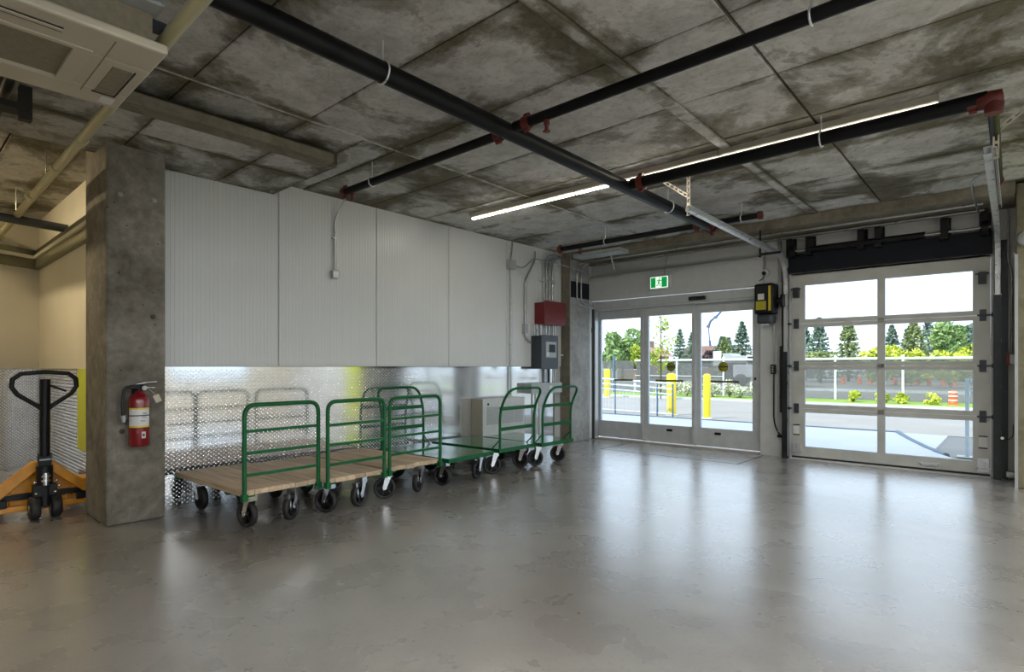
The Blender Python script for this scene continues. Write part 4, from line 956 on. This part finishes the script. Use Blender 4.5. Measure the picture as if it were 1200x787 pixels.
# ------------------------------------------------------------------ outdoors: ground
def ground(nm, mat, x0, x1, y0, y1, z0, z1, lab):
    o = bx(nm, mat, None, x0, x1, y0, y1, z0, z1); tag(o, lab, None, None, 'structure'); return o
ground('asphalt_lot', ASPH, -60, 40, 12.8, 20.6, -.4, -.02, 'sunlit asphalt drive outside')
ground('asphalt_side', ASPH, 5.2, 40, -20, 12.8, -.4, -.02, 'asphalt beside the building')
ground('sidewalk', WALK, -60, -.9, 8.47, 12.7, -.3, -.006, 'pale concrete walk outside the doors')
MB().prism([(-.9, 8.47), (6, 8.47), (6, 9.6), (-.62, 9.6), (-.9, 10.2)], 'z', -.3, -.006).build('walk_ramp', WALK, bpy.data.objects['sidewalk'])
ground('asphalt_apron', ASPH, -.9, 5.2, 9.6, 12.8, -.4, -.03, 'asphalt beside the end of the walk')
kb = bx('kerb', plain('kerb_shade_blue', (.20, .25, .33), .7), None, -60, -1.6, 12.7, 12.8, -.3, .012); kb['kind'] = 'structure'  # blue shade on the kerb face is put into its colour
MB().tube([(-1.65, 12.73, -.01), (-1.35, 11.7, -.02), (-1.0, 10.6, -.02), (-.72, 9.9, -.02)], .045, 8).build('kerb_return', plain('kerb_return_shade', (.20, .25, .33), .7), kb)  # same painted shade along the curved kerb end
ground('far_kerb', ROADL, -60, 40, 20.6, 21.1, -.3, .03, 'white kerb along the grass strip')
ground('grass_strip', GRASS, -60, 40, 21.1, 23.6, -.3, .035, 'grass strip before the fence')
ground('gravel_site', DIRT, -120, 90, 23.6, 150, -.3, .02, 'dark gravel of the building site')
ground('site_road', ROADL, -120, 90, 31, 35, -.2, .03, 'pale road across the building site')

# fence
fn = empty('screen_fence', (-7, 23.1, 0), 'long fence with white rails and dark see-through screen', 'fence')
for k in range(-3, 5):
    x = -2.84 - 2.03 * k
    MB().cyl((x, 23.1, 0), (x, 23.1, 1.58), .04, 10).lathe([(.055, 1.56), (.04, 1.62), (0, 1.64)], (x, 23.1, 0), 'z', 10).build('post', FPOST, fn)
    MB().cyl((x, 23.1, 1.50), (x - 2.03, 23.1, 1.50), .045, 8).build('top_rail', FPOST, fn)
    MB().cyl((x, 23.1, .82), (x - 2.03, 23.1, .82), .012, 8).build('mid_rail', FPOST, fn) if k > 2 else None
    bx('screen', MESHD, fn, x - 1.99, x - .04, 23.13, 23.136, .06, 1.49)
dk = empty('dark_fence', (-17, 23, 0), 'dark picket fence farther left behind the yellow bollard', 'fence')
for k in range(5):
    x = -14.25 - k * 1.15
    MB().box(x - .05, x + .05, 23.3, 23.4, 0, 1.75).build('post', DBLUE, dk); bx('screen', MESHD, dk, x + .05, x + 1.05, 23.34, 23.346, .1, 1.5)

# bollards
def bollard(x, y, lab, r=.085, h=1.07):
    b = empty('bollard', (x, y, -.02), lab, 'bollard', 'yellow bollards')
    MB().lathe([(r, 0), (r, h - .05), (r * .8, h - .012), (r * .4, h), (0, h)], (x, y, -.02), 'z', 20).build('post', YELLOW, b)
    MB().lathe([(r + .05, 0), (r + .05, .02), (r, .03)], (x, y, -.02), 'z', 20).build('base_collar', ROADL, b)
bollard(-5.52, 13.25, 'yellow steel bollard seen through the right door leaf')
bollard(-6.60, 13.60, 'yellow steel bollard seen through the middle door leaf', .12)
bollard(-12.4, 19.8, 'distant yellow bollard seen through the left door leaf', .13, 1.15)
# railing
rl = empty('ramp_railing', (-7.3, 13.0, 0), 'pale blue steel ramp railing with thin balusters', 'railing')
def zr(x): return .93 - .05 * (x + 8.8)
for dz, rr in ((0, .024), (-.13, .02), (-.26, .018)):
    MB().tube([(-9.2, 12.95, zr(-9.2) + dz), (-6.25, 12.95, zr(-6.25) + dz)], rr, 8).build('rail', BLUEST, rl)
MB().tube([(-9.2, 12.95, .10), (-6.25, 12.95, .06)], .018, 8).build('bottom_rail', BLUEST, rl)
x = -9.1
while x < -6.3:
    MB().cyl((x, 12.95, .08), (x, 12.95, zr(x) - .26), .008, 6).build('baluster', BLUEST, rl); x += .105
for x in (-9.2, -7.86, -6.66, -6.25): MB().cyl((x, 12.95, -.01), (x, 12.95, zr(x)), .022, 8).build('post', DBLUE, rl)
# pipe frame outside the overhead door
bk = empty('pipe_guard', (-.3, 9.9, 0), 'slate blue square pipe guard just outside the overhead door', 'guard rail')
MB().box(-.51, -.468, 9.83, 9.872, -.02, 1.06).build('upright', BLUEST, bk); MB().box(.40, .465, 9.82, 9.885, -.02, 1.06).build('upright', BLUEST, bk)
bx('top_bar', BLUEST, bk, -.455, .40, 9.82, 9.885, 1.0, 1.06); bx('mid_bar', BLUEST, bk, -.455, .40, 9.83, 9.875, .84, .89); bx('foot_plate', ROADL, bk, -.60, -.38, 9.75, 9.96, -.01, .004)

# barrels
def barrel(x, y, lab, s=1.0, grp='orange barrels on the building site', full=True):
    b = empty('traffic_barrel', (x, y, .02), lab, 'traffic barrel', grp)
    MB().lathe([(.32 * s, 0), (.32 * s, .07 * s), (.26 * s, .08 * s), (.245 * s, .5 * s), (.23 * s, .95 * s), (.14 * s, 1.0 * s), (0, 1.0 * s)], (x, y, .02), 'z', 16).build('drum', ORB, b)
    if full:
        for z in (.30, .58, .84): MB().lathe([(.262 * s, z * s), (.258 * s, (z + .10) * s)], (x, y, .02), 'z', 16).build('reflective_band', LABELW, b)
barrel(-1.45, 22.3, 'large orange traffic barrel on the grass before the fence', .46)
barrel(-8.3, 27.5, 'orange traffic barrel behind the fence near the dark truck', .5)
for k, (x, y) in enumerate(((-9.0, 45), (-8.1, 45.5), (-7.4, 45), (-6.9, 45), (-5.9, 44.5), (-5.5, 45), (-4.8, 45), (-4.1, 44.5), (-3.4, 45), (-2.9, 45.5))):
    barrel(x, y, ['first', 'second', 'third', 'fourth', 'fifth', 'sixth', 'seventh', 'eighth', 'ninth', 'tenth'][k] + ' small orange barrel from the left in the far row', .5, 'far row of orange barrels', False)
# site truck
tk = empty('site_truck', (-11, 37, .02), 'grey site truck parked behind the fence', 'truck')
MB().box(-13.4, -11.4, 36.2, 38, .55, 1.35).box(-12.6, -11.4, 36.25, 37.95, 1.3, 1.95).build('cab', TRKW, tk, .05); bx('cargo_box', CHARC, tk, -11.35, -9.2, 36.1, 38.1, .6, 1.55, bevel=.03)
bx('windscreen', DARKS, tk, -12.5, -11.5, 36.2, 36.3, 1.38, 1.85)
for x in (-12.9, -10.4, -9.7): MB().lathe([(.1, 0), (.35, 0), (.38, .05), (.38, .25), (.1, .3)], (x, 36.05, .38), 'y', 18).build('wheel', RUB, tk)
lt = empty('dump_trailer', (-17.2, 42, 0), 'grey tipped trailer seen over the white fence rail', 'trailer')
MB().prism([(-15.9, 1.5), (-14.1, 1.5), (-14.1, 2.0), (-15.2, 2.0), (-15.5, 2.2), (-15.9, 2.2)], 'y', 41, 43).build('body', GREYB, lt)
MB().box(-16.6, -16.0, 40.95, 41.0, 1.3, 2.35).build('tailgate', LABELW, lt)
for x in (-15.6, -14.5): MB().lathe([(.1, 0), (.4, 0), (.4, .3), (.1, .3)], (x, 41.2, .42), 'y', 16).build('wheel', RUB, lt)
bx('chassis', BLK, lt, -16.1, -14.1, 41.2, 42.8, .8, 1.5)
# house
def house(x, y, w_, d, h, rh, lab, wallm, roofm):
    r = empty('house', (x, y, 0), lab, 'house')
    bx('wall', wallm, r, x - w_ / 2, x + w_ / 2, y - d / 2, y + d / 2, 0, h)
    MB().prism([(x - w_ / 2 - .4, h), (x + w_ / 2 + .4, h), (x + w_ / 2 * .55, h + rh), (x - w_ / 2 * .55, h + rh)], 'y', y - d / 2 - .4, y + d / 2 + .4).build('roof', roofm, r)
    for k in range(3):
        xx = x - w_ / 2 + w_ * (k + .5) / 3; f = bx('window', DARKS, r, xx - .5, xx + .5, y - d / 2 - .03, y - d / 2, h * .45, h * .8)
        MB().box(xx - .55, xx + .55, y - d / 2 - .05, y - d / 2 - .03, h * .42, h * .45).build('sill', FPOST, f)
    bx('chimney', BRICK, r, x + w_ * .2, x + w_ * .28, y - .4, y + .4, h, h + rh + .6)
house(-29.0, 72, 7, 6, 2.6, 1.2, 'small brown house between the spruces', BRICK, plain('brown_roof', (.32, .20, .15), .8, .0, .1, 2))
house(-27.2, 50, 3.4, 4, 2.2, .9, 'small house with pinkish roof behind the broad tree', BRICK, plain('pink_roof', (.45, .28, .22), .8, .0, .1, 2))
# boom crane
ck = empty('boom_crane', (-36.9, 90, 0), 'slender blue boom crane against the sky', 'crane')
MB().tube([(-36.6, 90, 0), (-36.85, 90, 3.6), (-37.05, 90, 5.5)], [.30, .26, .18], 8).build('lower_boom', CRANEB, ck)
MB().tube([(-37.05, 90, 5.5), (-37.28, 90, 7.9)], .10, 8).build('mid_boom', DBLUE, ck)
MB().tube([(-37.28, 90, 7.7), (-36.9, 90, 8.6), (-36.1, 90, 9.2)], [.22, .20, .14], 8).build('upper_boom', DBLUE, ck)
MB().tube([(-36.15, 90, 9.1), (-35.7, 90, 9.5), (-34.9, 90, 10.3)], [.20, .16, .14], 8).build('tip_boom', CRANEB, ck)
for p in ((-37.28, 7.75), (-36.1, 9.15)): MB().lathe([(.26, -.2), (.26, .2)], (p[0], 90, p[1]), 'y', 12).build('joint', DBLUE, ck)

# ------------------------------------------------------------------ plants
def leaves(pts, size, rnd, flat=.0):
    vv = []; fs = []
    for p in pts:
        s_ = size * rnd.uniform(.6, 1.35)
        u = V(rnd.gauss(0, 1), rnd.gauss(0, 1), rnd.gauss(0, 1) * (1 - flat)).normalized()
        q = V(rnd.gauss(0, 1), rnd.gauss(0, 1), rnd.gauss(0, 1)).normalized(); v_ = u.cross(q)
        if v_.length < .1: continue
        v_.normalize(); b = len(vv)
        vv += [p - u * s_, p + v_ * s_ * .5, p + u * s_, p - v_ * s_ * .5]; fs.append((b, b + 1, b + 2, b + 3))
    return MB().add(vv, fs)
def blob(rnd, c, r, n, lumps=14):
    c = Vector(c); out = []; ls = []
    for k in range(lumps):
        d = V(rnd.gauss(0, 1), rnd.gauss(0, 1), rnd.gauss(0, 1)).normalized() * rnd.uniform(.35, .75)
        ls.append((V(d.x * r[0], d.y * r[1], d.z * r[2]), rnd.uniform(.30, .5)))
    for i in range(n):
        l, q = rnd.choice(ls); d = V(rnd.gauss(0, 1), rnd.gauss(0, 1), rnd.gauss(0, 1)).normalized() * (rnd.uniform(.55, 1) ** .6)
        out.append(c + l + V(d.x * r[0] * q, d.y * r[1] * q, d.z * r[2] * q))
    return out
def broad_tree(lab, x, y, top, r, mat, n=3200, size=.22, seed=1, base=0.0, low=None, grp='trees beyond the fence', nm='broadleaf_tree'):
    rnd = random.Random(seed); t_ = empty(nm, (x, y, base), lab, 'tree', grp)
    low = low if low is not None else top - 2 * r * 1.05
    rz = (top - low) / 2
    MB().tube([(x, y, base), (x + .05, y, (base + low) / 2 + .3), (x, y, low + rz)], [.16 * r / 2, .13 * r / 2, .05 * r / 2], 8).build('trunk', BARK, t_)
    leaves(blob(rnd, (x, y, low + rz), (r, r, rz), n), size, rnd).build('foliage', mat, t_)['kind'] = 'stuff'
def spruce(lab, x, y, top, r, mat, seed, n=2400, size=.125, low=.3):
    n = int(n * 1.5)
    rnd = random.Random(seed); t_ = empty('spruce_tree', (x, y, 0), lab, 'tree', 'spruces beyond the fence')
    MB().tube([(x, y, 0), (x, y, top)], [.12, .015], 8).build('trunk', BARK, t_)
    pts = []
    tiers = 15
    for i in range(n):
        k = int(rnd.random() ** .75 * tiers); f = (k + .5) / tiers
        rr = r * (1 - f) ** .85 * rnd.uniform(.85, 1.15) + .06
        nb = 6 + int(5 * (1 - f)); a = (rnd.randrange(nb) + .35 * (k % 3) + rnd.gauss(0, .12)) * 2 * math.pi / nb
        d = rnd.random() ** .7 * rr
        z = low + (top - low) * f + (.12 * d) * (1 if f > .6 else -.8) + rnd.gauss(0, .05 * r)
        pts.append(V(x + math.cos(a) * d, y + math.sin(a) * d, z))
    pts += [V(x + rnd.gauss(0, .03), y, top - rnd.random() * .6) for _ in range(30)]
    leaves(pts, size, rnd, .5).build('foliage', mat, t_)['kind'] = 'stuff'
broad_tree('broad round green tree seen through the left door leaf', -26.6, 45, 5.65, 2.05, L_DEC, 4200, .20, 2, low=1.2)
broad_tree('low yellow-green bushy tree beside the broad tree', -24.3, 44, 3.3, .95, L_YNG, 900, .16, 3, low=1.1)
broad_tree('low dark bushy tree left of the broad tree', -31.6, 51, 3.5, 1.3, L_DEC, 1100, .18, 14, low=.6)
def young_tree():
    rnd = random.Random(21); x, y = -10.1, 19.9
    t_ = empty('young_tree', (x, y, 0), 'slender young tree with sparse yellow-green leaves beyond the drive', 'tree')
    MB().tube([(x, y, 0), (x + .02, y, 1.5), (x, y, 3.5)], [.035, .028, .008], 8).build('trunk', BARK, t_)
    br = MB(); pts = []
    for k in range(26):
        z = 1.05 + 2.4 * rnd.random(); a = rnd.random() * 6.28; L = (.75 - .16 * (z - 1)) * rnd.uniform(.5, 1.1)
        e = V(x + math.cos(a) * L, y + math.sin(a) * L, z + L * .35); br.tube([(x, y, z), e], [.010, .003], 5)
        for i in range(60 if z < 1.9 else 20): pts.append(V(x, y, z).lerp(e, rnd.uniform(.3, 1.05)) + V(rnd.gauss(0, .09), rnd.gauss(0, .09), rnd.gauss(0, .08)))
    br.build('branches', BARK, t_)['kind'] = 'stuff'; leaves(pts, .055, rnd).build('foliage', L_YNG, t_)['kind'] = 'stuff'
young_tree()
spruce('blue-green spruce, left of the pair in the middle door leaf', -28.1, 60, 5.4, 1.25, L_SPR, 31)
spruce('blue-green spruce, right of the pair in the middle door leaf', -28.46, 64, 5.27, 1.37, L_SPR, 32)
broad_tree('low yellow-green tree under the spruce pair', -29.0, 56, 3.2, 1.3, L_YNG, 1100, .18, 33, low=.8)
spruce('pointed dark spruce right of the blue crane', -23.4, 60, 4.4, 1.3, L_SPR, 34)
spruce('slim dark spruce behind the tall spruce', -21.9, 58, 4.2, 1.0, L_SPR, 35)
spruce('tall spruce at the right of the sliding door view', -19.5, 55, 5.5, 1.5, L_SPR, 36, 3000)
spruce('olive spruce in front of the tall spruce', -20.0, 52, 3.9, 1.2, L_SPY, 37)
broad_tree('dark rounded tree just right of the crane', -25.2, 62, 3.8, 1.1, plain('purple_leaf', (.10, .07, .08), .7, .0, .2), 900, .18, 38, low=.8)
spruce('tall spruce in the left light of the overhead door', -11.7, 50, 5.1, 1.25, L_SPR, 41, 2800)
spruce('spruce cut off by the left edge of the overhead door', -13.2, 52, 4.5, 1.3, L_SPR, 42)
broad_tree('olive bushy tree between the two tall spruces', -10.9, 47, 2.6, 1.1, L_SPY, 1100, .16, 43, low=.5)
spruce('tall spruce in the middle of the left light', -10.42, 54, 5.3, 1.42, L_SPY, 44, 2800)
spruce('blue spruce behind the centre post of the overhead door', -8.2, 60, 4.9, 1.3, L_SPR, 45)
spruce('slim blue spruce above the yellow hedge', -7.1, 60, 4.5, .9, L_SPR, 46)
spruce('tall thin spruce in the right light', -6.05, 55, 5.0, 1.5, L_SPY, 47, 2600)
spruce('blue spruce right of the tall thin spruce', -6.33, 68, 6.0, 1.4, L_SPR, 48, 2400)
broad_tree('large olive tree at the right of the overhead door', -3.3, 48, 4.5, 1.35, L_DEC, 2600, .17, 49, low=.8)
broad_tree('pale blue-green tree at the far right light', -2.2, 52, 4.4, 1.2, L_SPR, 2000, .17, 50, low=.6)
broad_tree('dark tree filling the gap behind the yellow bushes', -5.0, 62, 3.65, 1.4, L_SPR, 1400, .18, 51, low=.5)
def shrub(nm, lab, x, y, rx, rz, mat, n, size, seed, grp, base=.03):
    rnd = random.Random(seed); t_ = empty(nm, (x, y, base), lab, 'shrub', grp)
    st = MB()
    for k in range(5): st.tube([(x, y, base), (x + rnd.uniform(-.5, .5) * rx, y + rnd.uniform(-.4, .4) * rx, base + rz)], [.014, .005], 5)
    st.build('stems', BARK, t_); leaves(blob(rnd, (x, y, base + rz), (rx, rx * .8, rz), n, 9), size, rnd).build('foliage', mat, t_)['kind'] = 'stuff'
shrub('hedge_bush', 'large yellow-green bush behind the centre post', -6.2, 42, 1.5, 1.45, L_HED, 1600, .16, 61, 'yellow-green bushes behind the fence')
shrub('hedge_bush', 'small yellow-green bush left of the widest bush', -4.9, 43.4, 1.02, 1.15, L_HED, 1200, .13, 62, 'yellow-green bushes behind the fence')
shrub('hedge_bush', 'widest yellow-green bush in the right light', -2.7, 40, 1.5, 1.22, L_HED, 1900, .14, 63, 'yellow-green bushes behind the fence')
xs = [-11.2, -10.6, -10.0, -9.45, -8.9, -8.35, -7.85, -7.35, -6.9]
for k, x in enumerate(xs):
    shrub('flowering_shrub', ['pale flowering shrub at the railing end of the row', 'pale flowering shrub second from the railing', 'pale flowering shrub left of the middle bollard', 'pale flowering shrub right of the middle bollard', 'pale flowering shrub left of the right bollard', 'pale flowering shrub behind the right bollard', 'pale flowering shrub right of the right bollard', 'taller pale shrub near the motor side', 'pale flowering shrub at the overhead door end of the row'][k], x, 22.0 + .2 * (k % 2), .33, .27 + (.1 if k == 7 else .04 * (k % 3)), L_SHR, 420, .055, 70 + k, 'pale shrubs along the fence')
for k, (x, lab) in enumerate(((-4.1, 'yellow-green shrub low in the left light of the overhead door'), (-3.3, 'yellow-green shrub hidden partly by the centre post'), (-2.7, 'yellow-green shrub left of the rightmost shrub'), (-1.95, 'rightmost yellow-green shrub near the orange barrel'))):
    shrub('lawn_shrub', lab, x, 22.0, .26, .20, L_HED, 360, .05, 90 + k, 'yellow-green shrubs on the grass strip')
